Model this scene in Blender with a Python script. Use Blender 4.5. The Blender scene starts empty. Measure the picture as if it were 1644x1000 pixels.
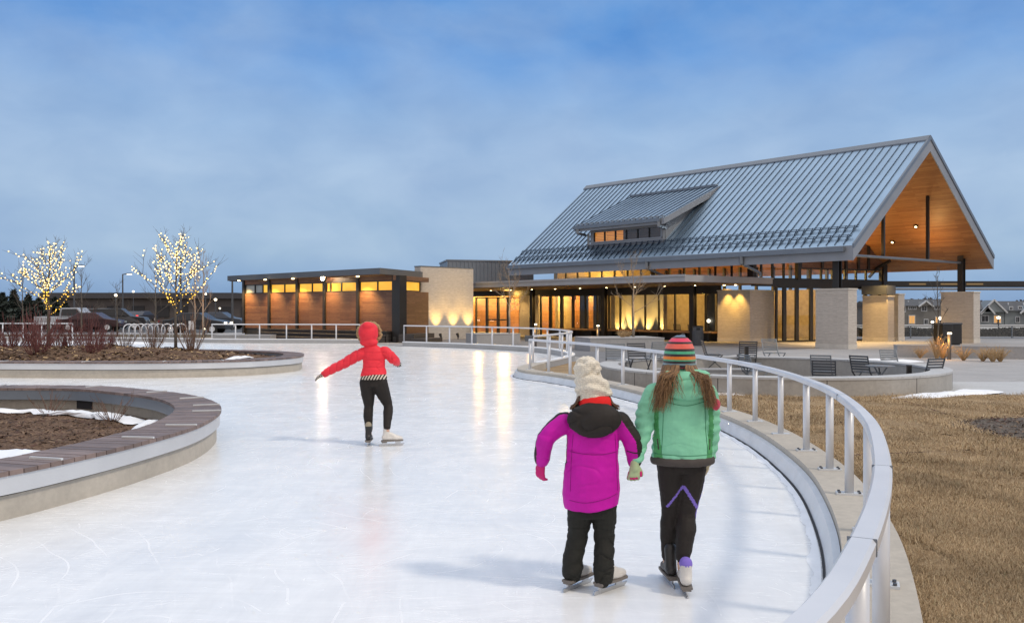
import bpy, math, random
import numpy as np
from mathutils import Vector, Matrix, noise
random.seed(7)
SC = bpy.context.scene
COL = SC.collection
PI = math.pi

# ------------------------------------------------------------------ helpers
def V(*a): return Vector(a)
F_, CX_, HZ, CAMZ = 1400.0, 822.0, 497.0, 1.6
def at(px, py, d):            # a point seen at (px,py) of the photograph, d metres ahead
    return Vector(((px-CX_)/F_*d, d, CAMZ+(HZ-py)/F_*d))
def gx(px, d): return (px-CX_)/F_*d
def wloc(o):
    l = Vector((0, 0, 0))
    while o is not None:
        l += o.location; o = o.parent
    return l

def tag(o, label=None, cat=None, group=None, kind=None):
    if label: o['label'] = label
    if cat: o['category'] = cat
    if group: o['group'] = group
    if kind: o['kind'] = kind
    return o
def thing(name, label, cat, loc=(0, 0, 0), rz=0, group=None):
    o = bpy.data.objects.new(name, None); COL.objects.link(o)
    o.location = loc; o.rotation_euler = (0, 0, rz); o.empty_display_size = .2
    return tag(o, label, cat, group)
def copy_thing(root, loc, rz, label, group=None, scale=None):
    r = root.copy(); COL.objects.link(r); r.location = loc; r.rotation_euler = (0, 0, rz)
    if scale: r.scale = scale
    r['label'] = label
    if group: r['group'] = group
    for ch in list(root.children):
        c = ch.copy(); COL.objects.link(c); c.parent = r
        for g in ch.children:
            e = g.copy(); COL.objects.link(e); e.parent = c
    return r

class MB:
    def __init__(s): s.v = []; s.f = []; s.m = []; s.cm = 0
    def mat(s, i): s.cm = i; return s
    def add(s, vs, fs):
        o = len(s.v); s.v += [tuple(p) for p in vs]
        s.f += [tuple(i+o for i in f) for f in fs]; s.m += [s.cm]*len(fs)
        return s
    def hexa(s, p):           # 8 points: bottom 4 ccw, top 4 ccw
        return s.add(p, [(3, 2, 1, 0), (4, 5, 6, 7), (0, 1, 5, 4), (1, 2, 6, 5), (2, 3, 7, 6), (3, 0, 4, 7)])
    def box(s, x0, x1, y0, y1, z0, z1):
        return s.hexa([(x0,y0,z0),(x1,y0,z0),(x1,y1,z0),(x0,y1,z0),(x0,y0,z1),(x1,y0,z1),(x1,y1,z1),(x0,y1,z1)])
    def fbox(s, fr, u0, u1, w0, w1, z0, z1):   # box in a plan frame fr(u,w)->(x,y)
        q = [fr(u0, w0), fr(u1, w0), fr(u1, w1), fr(u0, w1)]
        a = sum(q[i][0]*q[(i+1) % 4][1]-q[(i+1) % 4][0]*q[i][1] for i in range(4))
        if a < 0: q.reverse()
        return s.hexa([(x, y, z0) for x, y in q]+[(x, y, z1) for x, y in q])
    def prism(s, poly, z0, z1):
        n = len(poly)
        a = sum(poly[i][0]*poly[(i+1) % n][1]-poly[(i+1) % n][0]*poly[i][1] for i in range(n))
        if a < 0: poly = poly[::-1]
        vs = [(p[0], p[1], z0) for p in poly]+[(p[0], p[1], z1) for p in poly]
        fs = [tuple(range(n-1, -1, -1)), tuple(range(n, 2*n))]+[(i, (i+1) % n, n+(i+1) % n, n+i) for i in range(n)]
        return s.add(vs, fs)
    def bar(s, p, q, w, h=None, up=(0, 0, 1)):
        p, q = Vector(p), Vector(q); h = h or w
        d = (q-p).normalized(); u = Vector(up)
        if abs(d.dot(u)) > .98: u = Vector((0, 1, 0))
        r = d.cross(u).normalized()*(w/2); t = r.cross(d).normalized()*(h/2)
        return s.hexa([p-r-t, p+r-t, q+r-t, q-r-t, p-r+t, p+r+t, q+r+t, q-r+t])
    def tube(s, pts, rad, n=8, cap=True, flat=None):
        pts = [Vector(p) for p in pts]; k = len(pts)
        if not hasattr(rad, '__len__'): rad = [rad]*k
        vs = []; prev = None
        for i, p in enumerate(pts):
            d = (pts[min(i+1, k-1)]-pts[max(i-1, 0)])
            d = d.normalized() if d.length > 1e-9 else Vector((0, 0, 1))
            if prev is None:
                r = d.cross(Vector((0, 1, .13)))
                if r.length < 1e-3: r = d.cross(Vector((1, 0, 0)))
            else:
                r = prev-d*prev.dot(d)
            r.normalize(); prev = r; t = d.cross(r)
            rr = rad[i]; ra, rb = rr if hasattr(rr, '__len__') else (rr, rr)
            for j in range(n):
                c = 2*PI*j/n
                vs.append(p+r*(ra*math.cos(c))+t*(rb*math.sin(c)))
        fs = [(i*n+j, i*n+(j+1) % n, (i+1)*n+(j+1) % n, (i+1)*n+j) for i in range(k-1) for j in range(n)]
        if cap: fs += [tuple(range(n-1, -1, -1)), tuple((k-1)*n+j for j in range(n))]
        return s.add(vs, fs)
    def loft(s, rings, n=16):   # rings: (cx,cy,cz,rx,ry[,yaw]) horizontal ellipses, bottom to top
        vs = []
        for g in rings:
            x, y, z, rx, ry = g[:5]; a = g[5] if len(g) > 5 else 0
            for j in range(n):
                c = 2*PI*j/n; ex, ey = rx*math.cos(c), ry*math.sin(c)
                vs.append((x+ex*math.cos(a)-ey*math.sin(a), y+ex*math.sin(a)+ey*math.cos(a), z))
        k = len(rings)
        fs = [(i*n+j, i*n+(j+1) % n, (i+1)*n+(j+1) % n, (i+1)*n+j) for i in range(k-1) for j in range(n)]
        fs += [tuple(range(n-1, -1, -1)), tuple((k-1)*n+j for j in range(n))]
        return s.add(vs, fs)
    def ball(s, c, r, n=10, m=7, rz=None, ry=None):
        x, y, z = c; rz = rz or r; ry = ry or r
        vs = [(x, y, z-rz)]
        for i in range(1, m):
            a = PI*i/m-PI/2
            for j in range(n):
                b = 2*PI*j/n; vs.append((x+r*math.cos(a)*math.cos(b), y+ry*math.cos(a)*math.sin(b), z+rz*math.sin(a)))
        vs.append((x, y, z+rz)); L = len(vs)-1
        fs = [(0, 1+(j+1) % n, 1+j) for j in range(n)]
        for i in range(m-2):
            fs += [(1+i*n+j, 1+i*n+(j+1) % n, 1+(i+1)*n+(j+1) % n, 1+(i+1)*n+j) for j in range(n)]
        fs += [(L, 1+(m-2)*n+j, 1+(m-2)*n+(j+1) % n) for j in range(n)]
        return s.add(vs, fs)
    def sweep(s, path, prof, closed=False):   # path: plan points; prof: closed list of (offset to the right, z)
        k = len(path); P = [Vector((p[0], p[1])) for p in path]; n = len(prof); vs = []
        for i in range(k):
            if closed: d = P[(i+1) % k]-P[i-1]
            else: d = P[min(i+1, k-1)]-P[max(i-1, 0)]
            d.normalize(); r = Vector((d.y, -d.x))
            for o, z in prof: vs.append((P[i].x+r.x*o, P[i].y+r.y*o, z))
        fs = []
        for i in range(k if closed else k-1):
            i2 = (i+1) % k
            for j in range(n):
                j2 = (j+1) % n; fs.append((i*n+j, i*n+j2, i2*n+j2, i2*n+j))
        if not closed: fs += [tuple(range(n-1, -1, -1)), tuple((k-1)*n+j for j in range(n))]
        return s.add(vs, fs)
    def pieces(s):
        par = list(range(len(s.v)))
        def find(i):
            while par[i] != i: par[i] = par[par[i]]; i = par[i]
            return i
        for f in s.f:
            for j in f[1:]: par[find(j)] = find(f[0])
        grp = {}
        for f, m in zip(s.f, s.m): grp.setdefault(find(f[0]), []).append((f, m))
        out = []
        for fs in grp.values():
            b = MB(); mp = {}
            for f, m in fs:
                g = []
                for i in f:
                    if i not in mp: mp[i] = len(b.v); b.v.append(s.v[i])
                    g.append(mp[i])
                b.f.append(tuple(g)); b.m.append(m)
            out.append(b)
        return out
    def build(s, name, mats, parent=None, wb=True, smooth=False, bevel=0, uvdir=(1, 0), fix=True, split=False):
        if split: return [b.build(name, mats, parent, wb, smooth, bevel, uvdir, fix) for b in s.pieces()][0]
        me = bpy.data.meshes.new(name); me.from_pydata(s.v, [], s.f); me.update()
        if not isinstance(mats, (list, tuple)): mats = [mats]
        for m in mats: me.materials.append(m)
        for p, mi in zip(me.polygons, s.m): p.material_index = mi
        if fix:
            import bmesh
            bm = bmesh.new(); bm.from_mesh(me); bmesh.ops.recalc_face_normals(bm, faces=bm.faces); bm.to_mesh(me); bm.free()
        uv_box(me, uvdir)
        if smooth:
            for p in me.polygons: p.use_smooth = True
        o = bpy.data.objects.new(name, me); COL.objects.link(o)
        if parent is not None:
            o.parent = parent
            if wb: o.location = -wloc(parent)
        if bevel:
            b = o.modifiers.new('bevel', 'BEVEL'); b.width = bevel; b.segments = 2; b.limit_method = 'ANGLE'; b.angle_limit = math.radians(50)
        return o

def uv_box(me, d0=(1, 0)):
    l = math.hypot(*d0); dx, dy = d0[0]/l, d0[1]/l
    uv = me.uv_layers.new(name='UVMap').data
    co = [v.co for v in me.vertices]
    for p in me.polygons:
        n = p.normal
        if abs(n.z) > .95:
            for li in p.loop_indices:
                c = co[me.loops[li].vertex_index]; uv[li].uv = (c.x*dx+c.y*dy, -c.x*dy+c.y*dx)
        else:
            h = math.hypot(n.x, n.y); tx, ty = -n.y/h, n.x/h
            bx, by, bz = -n.z*ty, n.z*tx, n.x*ty-n.y*tx
            for li in p.loop_indices:
                c = co[me.loops[li].vertex_index]; uv[li].uv = (c.x*tx+c.y*ty, c.x*bx+c.y*by+c.z*bz)

def spline(pts, step=.25, closed=False):
    P = [np.array(p, float) for p in pts]; k = len(P); out = []
    segs = k if closed else k-1
    for i in range(segs):
        if closed: p0, p1, p2, p3 = P[i-1], P[i], P[(i+1) % k], P[(i+2) % k]
        else:
            p1, p2 = P[i], P[i+1]; p0 = P[i-1] if i > 0 else 2*p1-p2; p3 = P[i+2] if i+2 < k else 2*p2-p1
        n = max(2, int(np.linalg.norm(p2-p1)/step))
        for j in range(n):
            t = j/n
            out.append(tuple(.5*((2*p1)+(-p0+p2)*t+(2*p0-5*p1+4*p2-p3)*t*t+(-p0+3*p1-3*p2+p3)*t**3)))
    if not closed: out.append(tuple(P[-1]))
    return out
def offset(path, o, closed=False):
    k = len(path); out = []
    for i in range(k):
        if closed: d = Vector(path[(i+1) % k][:2])-Vector(path[i-1][:2])
        else: d = Vector(path[min(i+1, k-1)][:2])-Vector(path[max(i-1, 0)][:2])
        d.normalize(); out.append((path[i][0]+d.y*o, path[i][1]-d.x*o))
    return out

# ------------------------------------------------------------------ materials
class NT:
    def __init__(s, name):
        s.m = bpy.data.materials.new(name); s.m.use_nodes = True; s.t = s.m.node_tree
        s.b = s.t.nodes['Principled BSDF']; s.out = s.t.nodes['Material Output']
    def n(s, typ, **kw):
        x = s.t.nodes.new(typ)
        for k, v in kw.items():
            if k in x.inputs.keys() if isinstance(k, str) else False: x.inputs[k].default_value = v
            else: setattr(x, k, v)
        return x
    def l(s, a, b): s.t.links.new(a, b)
    def coord(s, kind='Object', scale=None):
        c = s.n('ShaderNodeTexCoord'); o = c.outputs[kind]
        if scale:
            mp = s.n('ShaderNodeMapping'); mp.inputs['Scale'].default_value = scale; s.l(o, mp.inputs[0]); o = mp.outputs[0]
        return o
    def noise(s, vec, scale, detail=4, rough=.55, dist=0):
        x = s.n('ShaderNodeTexNoise'); x.inputs['Scale'].default_value = scale; x.inputs['Detail'].default_value = detail
        x.inputs['Roughness'].default_value = rough; x.inputs['Distortion'].default_value = dist; s.l(vec, x.inputs['Vector']); return x.outputs[0]
    def ramp(s, fac, stops):
        r = s.n('ShaderNodeValToRGB'); e = r.color_ramp.elements
        while len(e) < len(stops): e.new(.5)
        for i, (p, c) in enumerate(stops):
            e[i].position = p; e[i].color = (*c, 1) if hasattr(c, '__len__') else (c, c, c, 1)
        s.l(fac, r.inputs[0]); return r.outputs[0]
    def mix(s, fac, a, b, mode='MIX'):
        x = s.n('ShaderNodeMix', data_type='RGBA', blend_type=mode)
        for i, val in ((0, fac), (6, a), (7, b)):
            if hasattr(val, 'is_linked'): s.l(val, x.inputs[i])
            elif hasattr(val, '__len__'): x.inputs[i].default_value = (*val, 1)
            else: x.inputs[i].default_value = val
        return x.outputs[2]
    def math(s, op, a, b=None, c=None):
        x = s.n('ShaderNodeMath', operation=op)
        for i, val in enumerate((a, b, c)):
            if val is None: continue
            if hasattr(val, 'is_linked'): s.l(val, x.inputs[i])
            else: x.inputs[i].default_value = val
        return x.outputs[0]
    def bump(s, h, strength=.3, dist=.02):
        x = s.n('ShaderNodeBump'); x.inputs['Strength'].default_value = strength; x.inputs['Distance'].default_value = dist
        s.l(h, x.inputs['Height']); s.l(x.outputs[0], s.b.inputs['Normal']); return x
    def set(s, **kw):
        for k, v in kw.items():
            i = s.b.inputs[{'base': 'Base Color', 'rough': 'Roughness', 'metal': 'Metallic', 'spec': 'Specular IOR Level', 'ecol': 'Emission Color', 'estr': 'Emission Strength', 'sheen': 'Sheen Weight', 'coat': 'Coat Weight'}[k]]
            if hasattr(v, 'is_linked'): s.l(v, i)
            elif hasattr(v, '__len__'): i.default_value = (*v, 1)
            else: i.default_value = v
        return s

def plain(name, base, rough=.6, metal=0, var=.12, scale=6, bump=0, bscale=40, detail=5, **kw):
    t = NT(name); c = t.coord()
    n = t.noise(c, scale, detail)
    lo = tuple(x*(1-var) for x in base); hi = tuple(min(1, x*(1+var)) for x in base)
    t.set(base=t.ramp(n, [(.3, lo), (.7, hi)]), metal=metal, **kw)
    r = t.math('MULTIPLY_ADD', n, .2, rough-.1); t.set(rough=r)
    if bump: t.bump(t.noise(c, bscale, 5), bump, .01)
    return t.m
def bricky(name, c1, c2, mortar, bw, rh, ms=.004, rough=.7, bump=.3, var=.25, metal=0, offset=.5, freq=2, nscale=(1.2, 9)):
    t = NT(name); c = t.coord('UV')
    b = t.n('ShaderNodeTexBrick'); b.offset = offset; b.offset_frequency = freq
    for k, v in (('Scale', 1), ('Mortar Size', ms), ('Brick Width', bw), ('Row Height', rh), ('Mortar Smooth', .2), ('Bias', 0)): b.inputs[k].default_value = v
    b.inputs['Color1'].default_value = (*c1, 1); b.inputs['Color2'].default_value = (*c2, 1); b.inputs['Mortar'].default_value = (*mortar, 1)
    t.l(c, b.inputs['Vector'])
    mp = t.n('ShaderNodeMapping'); mp.inputs['Scale'].default_value = (nscale[0], nscale[1], 1); t.l(c, mp.inputs[0])
    n = t.noise(mp.outputs[0], 3, 6, .65)
    col = t.mix(1, b.outputs[0], t.ramp(n, [(.25, 1-var*1.6), (.75, 1+var*.3)]), 'MULTIPLY')
    t.set(base=col, rough=rough, metal=metal)
    h = t.math('MULTIPLY_ADD', n, .35, t.math('SUBTRACT', 1, b.outputs[1])); t.bump(h, bump, .012)
    return t.m
def emis(name, col, strength, sample=True):
    t = NT(name); t.set(base=(0.02, .02, .02), ecol=col, estr=strength, rough=.4)
    if not sample: t.m.cycles.emission_sampling = 'NONE'
    return t.m
def glassy(name, tint=(.82, .85, .86), refl=.08):
    t = NT(name); tr = t.n('ShaderNodeBsdfTransparent'); tr.inputs[0].default_value = (*tint, 1)
    gl = t.n('ShaderNodeBsdfGlossy'); gl.inputs['Roughness'].default_value = .01; gl.inputs[0].default_value = (1, 1, 1, 1)
    fr = t.n('ShaderNodeFresnel'); ge = t.n('ShaderNodeNewGeometry'); t.l(t.math('MULTIPLY_ADD', ge.outputs['Backfacing'], 1/1.5-1.5, 1.5), fr.inputs[0])
    f = t.math('ADD', fr.outputs[0], refl)
    mx = t.n('ShaderNodeMixShader'); t.l(f, mx.inputs[0]); t.l(tr.outputs[0], mx.inputs[1]); t.l(gl.outputs[0], mx.inputs[2])
    t.l(mx.outputs[0], t.out.inputs[0]); t.t.nodes.remove(t.b); return t.m

M = {}
M['roof'] = plain('standing seam metal', (.33, .45, .58), .36, .8, .09, .8)
M['seam'] = plain('seam metal', (.03, .05, .085), .5, .5, .06, 2)
M['fascia'] = plain('painted fascia metal', (.26, .28, .315), .5, .25, .07, 1.2)
M['fascia_dark'] = plain('dark fascia metal', (.10, .11, .125), .5, .25, .07, 1.2)
M['gutter'] = plain('gutter metal', (.19, .215, .25), .4, .5, .06, 2)
M['wood_ceiling'] = bricky('cedar ceiling boards', (.42, .20, .07), (.30, .125, .04), (.12, .05, .02), 2.4, .11, .003, .45, .15, .3, nscale=(.8, 12))
M['wood_siding'] = bricky('ipe siding', (.22, .105, .055), (.145, .062, .032), (.03, .015, .01), 1.7, .105, .006, .5, .4, .35, nscale=(.9, 10))
M['soffit'] = bricky('brown soffit boards', (.17, .09, .05), (.13, .07, .04), (.05, .03, .02), 3, .12, .004, .6, .15, .2)
M['stone'] = bricky('linear limestone', (.585, .54, .49), (.545, .50, .45), (.43, .395, .35), .85, .075, .004, .85, .35, .20, offset=.37, freq=3, nscale=(1.5, 8))
M['stonecap'] = plain('limestone cap', (.56, .525, .47), .8, 0, .1, 4, .2)
M['dark'] = plain('dark bronze metal', (.028, .026, .025), .42, .3, .1, 3)
M['darkwood'] = bricky('dark stained bench boards', (.07, .06, .055), (.05, .042, .04), (.015, .012, .01), 2, .14, .008, .6, .3, .2)
M['benchwood'] = bricky('warm bench boards', (.34, .20, .10), (.27, .15, .07), (.05, .03, .02), 2, .1, .006, .5, .3, .2)
M['glass'] = glassy('window glass', refl=.025)
M['fence_glass'] = glassy('clear fence panel', (.8, .84, .86), .05)
M['rail'] = plain('silver railing paint', (.63, .645, .68), .36, .1, .06, 2.5, .06, 30)
M['plate'] = plain('railing base plate', (.62, .64, .66), .4, .1, .04, 5)
M['bolt'] = plain('bolt steel', (.12, .12, .13), .4, .8, .1, 9)
M['plaster'] = plain('interior plaster', (.55, .48, .37), .8, 0, .06, 2)
M['gravelwall'] = plain('interior stone', (.45, .37, .25), .85, 0, .18, 4, .3)
M['rubber'] = plain('black rubber', (.02, .02, .02), .8)
M['white'] = plain('white paint', (.75, .77, .8), .45, 0, .04, 4)
M['snow'] = plain('old snow', (.80, .83, .88), .75, 0, .06, 3, .5, 14)
M['bark'] = plain('grey bark', (.10, .085, .07), .9, 0, .25, 20, .4, 60)
M['bark_pale'] = plain('pale bark', (.25, .21, .17), .85, 0, .2, 20, .4, 60)
M['redtwig'] = plain('red twigs', (.125, .04, .037), .7, 0, .3, 9)
M['browntwig'] = plain('brown twigs', (.17, .10, .07), .8, 0, .3, 9)
M['straw'] = plain('dry ornamental grass', (.45, .31, .16), .85, 0, .25, 8)
M['evergreen'] = plain('dark evergreen foliage', (.03, .042, .035), .85, 0, .35, 2.5)
M['chair'] = plain('charcoal powder coat', (.085, .09, .10), .45, .3, .1, 5)
M['chair_pale'] = plain('grey powder coat', (.24, .26, .28), .4, .4, .1, 5)
M['bulb'] = emis('warm fairy bulb', (1, .66, .22), 4.6, False)
M['bulb_low'] = emis('amber fairy bulb', (1, .56, .06), 2.6, False)
M['lamp'] = emis('warm lamp lens', (1, .72, .34), 14, False)
M['lamp_strong'] = emis('strong warm lamp lens', (1, .80, .50), 240, False)
M['lampwhite'] = emis('white lamp lens', (1, .86, .62), 6, False)
M['amberwin'] = emis('lit amber window', (1, .54, .045), .86, False)
M['housewin'] = emis('lit house window', (1, .5, .14), .8, False)
M['exit'] = emis('red exit letters', (1, .03, .02), 1.6, False)
M['tail'] = emis('red tail lamp', (1, .05, .03), 1.6, False)
M['wire'] = plain('dark green wire', (.02, .03, .02), .6)

def concrete(name, base, joint=None, var=.16, rough=.8, bump=.25, stain=.5):
    t = NT(name); c = t.coord(); n1 = t.noise(c, 1.1, 6, .6); n2 = t.noise(c, 14, 5, .7)
    col = t.ramp(n1, [(.25, tuple(x*(1-var*1.3) for x in base)), (.6, base), (.85, tuple(x*(1+var*.5) for x in base))])
    col = t.mix(1, col, t.ramp(n2, [(.3, .86), (.7, 1.06)]), 'MULTIPLY')
    if joint:
        b = t.n('ShaderNodeTexBrick'); b.offset = 0
        for k, v in (('Scale', 1), ('Mortar Size', .008), ('Brick Width', joint), ('Row Height', joint), ('Mortar Smooth', .1)): b.inputs[k].default_value = v
        b.inputs['Color1'].default_value = (1, 1, 1, 1); b.inputs['Color2'].default_value = (.93, .93, .93, 1); b.inputs['Mortar'].default_value = (.45, .45, .45, 1)
        t.l(t.coord('UV'), b.inputs['Vector']); col = t.mix(1, col, b.outputs[0], 'MULTIPLY')
    t.set(base=col, rough=t.math('MULTIPLY_ADD', n2, .25, rough-.12))
    t.bump(n2, bump, .006); return t.m
M['conc'] = concrete('cast concrete', (.40, .385, .36))
M['conc_warm'] = concrete('buff concrete', (.47, .43, .37), var=.14)
M['conc_grey'] = concrete('grey concrete wall', (.36, .36, .365), var=.1)
M['plaza'] = concrete('plaza concrete paving', (.38, .375, .375), 2.4, var=.12)
M['plaza_dark'] = concrete('dark concrete paving', (.20, .20, .21), 2.4, var=.14)
M['path'] = concrete('pale path concrete', (.50, .51, .52), 3, var=.08)
M['asphalt'] = concrete('asphalt', (.075, .08, .088), None, var=.2, rough=.9)
M['kick'] = plain('pale kick board', (.60, .63, .67), .35, 0, .08, 5)
M['kerbdark'] = plain('dark joint', (.03, .03, .035), .8)

def ice_mat():
    t = NT('skated ice'); c = t.coord()
    n1 = t.noise(c, .35, 5, .6, .6); n2 = t.noise(c, 2.2, 6, .65, .8)
    wv = t.n('ShaderNodeVectorMath', operation='MULTIPLY_ADD')
    nz = t.n('ShaderNodeTexNoise'); nz.inputs['Scale'].default_value = .7; nz.inputs['Detail'].default_value = 2; t.l(c, nz.inputs[0])
    t.l(nz.outputs[1], wv.inputs[0]); wv.inputs[1].default_value = (.5, .5, 0); t.l(c, wv.inputs[2])
    lines = None
    for sc, fr, th, ns, cut in ((.42, 3.1, .014, 1.3, .57), (.75, 2.3, .013, 2.1, .59), (.23, 6.3, .018, .9, .58), (.12, 14.5, .022, .6, .56), (1.5, 1.5, .016, 3.7, .60)):
        vo = t.n('ShaderNodeTexVoronoi'); vo.inputs['Scale'].default_value = sc; vo.inputs['Randomness'].default_value = 1; vo.voronoi_dimensions = '2D'
        t.l(wv.outputs[0], vo.inputs['Vector'])
        pp = t.math('PINGPONG', t.math('MULTIPLY', vo.outputs['Distance'], fr*2), .5)
        ln = t.math('LESS_THAN', pp, th)
        mk = t.ramp(t.noise(c, ns, 4, .7, .5), [(cut-.06, 0.0), (cut+.08, 1.0)])
        x = t.math('MULTIPLY', ln, mk); lines = x if lines is None else t.math('MAXIMUM', lines, x)
    for ang, ns in ((.5, 1.1), (-.35, 1.7), (1.2, 2.3)):
        mp = t.n('ShaderNodeMapping'); mp.inputs['Rotation'].default_value = (0, 0, ang); mp.inputs['Scale'].default_value = (.5, 7, 1); t.l(wv.outputs[0], mp.inputs[0])
        s = t.noise(mp.outputs[0], ns*1.6, 3, .5)
        x = t.math('MULTIPLY', t.math('LESS_THAN', t.math('ABSOLUTE', t.math('SUBTRACT', s, .5)), .006), t.ramp(t.noise(c, ns*.9, 3, .6), [(.48, 0.0), (.62, .75)]))
        lines = t.math('MAXIMUM', lines, x)
    base = t.ramp(n1, [(.3, (.765, .79, .82)), (.5, (.83, .845, .855)), (.7, (.875, .88, .88))])
    base = t.mix(1, base, t.ramp(n2, [(.3, .95), (.7, 1.03)]), 'MULTIPLY')
    for sc_, an in (((.8, 9, 1), .35), ((9, 1.0, 1), .2)):
        mp = t.n('ShaderNodeMapping'); mp.inputs['Rotation'].default_value = (0, 0, an); mp.inputs['Scale'].default_value = sc_; t.l(wv.outputs[0], mp.inputs[0])
        base = t.mix(1, base, t.ramp(t.noise(mp.outputs[0], 1.3, 6, .72), [(.3, .945), (.7, 1.03)]), 'MULTIPLY')
    base = t.mix(t.math('MULTIPLY', lines, .55), base, (.96, .965, .97))
    t.set(base=base, spec=.36)
    r = t.math('ADD', t.math('MULTIPLY_ADD', n2, .24, .10), t.math('MULTIPLY', lines, .12)); t.set(rough=r)
    h = t.math('ADD', t.math('MULTIPLY', n2, .5), t.math('MULTIPLY', lines, .6)); t.bump(h, .05, .010)
    return t.m
M['ice'] = ice_mat()
def soil(name, stops, scale=30, bump=.8):
    t = NT(name); c = t.coord(); n = t.noise(c, scale, 8, .7, .4); n2 = t.noise(c, 1.3, 4)
    v = t.n('ShaderNodeTexVoronoi'); v.inputs['Scale'].default_value = scale*1.3; t.l(c, v.inputs[0])
    f = t.math('MULTIPLY_ADD', v.outputs[0], .5, t.math('MULTIPLY', n, .75))
    col = t.ramp(f, stops); col = t.mix(1, col, t.ramp(n2, [(.3, .75), (.7, 1.15)]), 'MULTIPLY')
    t.set(base=col, rough=.92, spec=.2); t.bump(f, bump, .03); return t.m
M['mulch'] = soil('wood mulch', [(.2, (.035, .02, .014)), (.5, (.11, .065, .042)), (.8, (.22, .145, .095))])
M['deadgrass'] = soil('dormant turf', [(.2, (.17, .115, .06)), (.5, (.31, .215, .12)), (.85, (.45, .33, .20))], 45)
M['field'] = soil('winter field', [(.2, (.06, .052, .035)), (.5, (.11, .09, .06)), (.8, (.17, .14, .095))], 3)
M['gravel'] = soil('grey gravel', [(.2, (.05, .042, .035)), (.5, (.12, .10, .085)), (.8, (.22, .19, .16))], 40)
def deck_mat():
    t = NT('ipe bench slats'); c = t.coord(); oi = t.n('ShaderNodeNewGeometry')
    n = t.noise(c, 5, 6, .7); r = t.ramp(oi.outputs['Random Per Island'], [(0, (.12, .088, .08)), (.4, (.185, .135, .12)), (.75, (.24, .175, .155)), (1, (.15, .112, .105))])
    t.set(base=t.mix(1, r, t.ramp(n, [(.3, .7), (.7, 1.12)]), 'MULTIPLY'), rough=.55); t.bump(n, .3, .004); return t.m
M['deck'] = deck_mat()
M['skirt'] = plain('pale metal skirt', (.56, .575, .60), .45, .25, .08, 1.4)

# ------------------------------------------------------------------ world, sun, camera
ZEN = (1.16, 1.17, 1.22)
def world():
    w = bpy.data.worlds.new('World'); SC.world = w; w.use_nodes = True; nt = w.node_tree; N = nt.nodes; L = nt.links
    bg = N['Background']
    tc = N.new('ShaderNodeTexCoord'); sp = N.new('ShaderNodeSeparateXYZ'); L.new(tc.outputs['Generated'], sp.inputs[0])
    r = N.new('ShaderNodeValToRGB'); e = r.color_ramp.elements
    stops = [(0, (.195, .31, .51)), (.03, (.26, .405, .62)), (.065, (.37, .515, .69)), (.15, (.385, .535, .745)), (.215, (.285, .455, .725)), (.275, (.14, .33, .70)), (.35, (.085, .275, .66)), (.44, (.16, .34, .68)), (.62, ZEN), (1, ZEN)]
    while len(e) < len(stops): e.new(.5)
    for i, (p, c) in enumerate(stops): e[i].position = p; e[i].color = (*c, 1)
    L.new(sp.outputs[2], r.inputs[0])
    mp = N.new('ShaderNodeMapping'); mp.inputs['Scale'].default_value = (1.2, 1.2, 2.3); mp.inputs['Rotation'].default_value = (.2, .35, .4); L.new(tc.outputs['Generated'], mp.inputs[0])
    nz = N.new('ShaderNodeTexNoise'); nz.inputs['Scale'].default_value = 5.0; nz.inputs['Detail'].default_value = 8; nz.inputs['Roughness'].default_value = .52; nz.inputs['Distortion'].default_value = .2; L.new(mp.outputs[0], nz.inputs[0])
    cr = N.new('ShaderNodeValToRGB'); cr.color_ramp.elements[0].position = .32; cr.color_ramp.elements[1].position = .72; L.new(nz.outputs[0], cr.inputs[0])
    k = N.new('ShaderNodeMath'); k.operation = 'MULTIPLY'; k.inputs[1].default_value = .6; L.new(cr.outputs[0], k.inputs[0])
    mx = N.new('ShaderNodeMix'); mx.data_type = 'RGBA'; L.new(k.outputs[0], mx.inputs[0]); L.new(r.outputs[0], mx.inputs[6]); mx.inputs[7].default_value = (.34, .475, .70, 1)
    n2 = N.new('ShaderNodeTexNoise'); n2.inputs['Scale'].default_value = 9; n2.inputs['Detail'].default_value = 6; n2.inputs['Distortion'].default_value = .3; L.new(mp.outputs[0], n2.inputs[0])
    c2 = N.new('ShaderNodeValToRGB'); c2.color_ramp.elements[0].position = .3; c2.color_ramp.elements[0].color = (.90, .935, .965, 1); c2.color_ramp.elements[1].position = .7; c2.color_ramp.elements[1].color = (1.12, 1.09, 1.05, 1); L.new(n2.outputs[0], c2.inputs[0])
    mm = N.new('ShaderNodeMix'); mm.data_type = 'RGBA'; mm.blend_type = 'MULTIPLY'; mm.inputs[0].default_value = 1; L.new(mx.outputs[2], mm.inputs[6]); L.new(c2.outputs[0], mm.inputs[7])
    # afterglow of the set sun in the half of the sky behind the camera
    mr = N.new('ShaderNodeMapRange'); mr.interpolation_type = 'SMOOTHSTEP'
    mr.inputs[1].default_value = -.05; mr.inputs[2].default_value = .9; mr.inputs[3].default_value = 0; mr.inputs[4].default_value = 1
    ng = N.new('ShaderNodeMath'); ng.operation = 'MULTIPLY'; ng.inputs[1].default_value = -1; L.new(sp.outputs[1], ng.inputs[0]); L.new(ng.outputs[0], mr.inputs[0])
    m2 = N.new('ShaderNodeMix'); m2.data_type = 'RGBA'; L.new(mr.outputs[0], m2.inputs[0]); L.new(mm.outputs[2], m2.inputs[6]); m2.inputs[7].default_value = (GLOW[0], GLOW[1], GLOW[2], 1)
    L.new(m2.outputs[2], bg.inputs[0]); bg.inputs[1].default_value = 1.0
GLOW = (.92, .84, .80)
world()
sun = bpy.data.lights.new('sun', 'SUN'); sun.energy = 1.5; sun.angle = math.radians(6); sun.color = (1, .88, .72)
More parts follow.
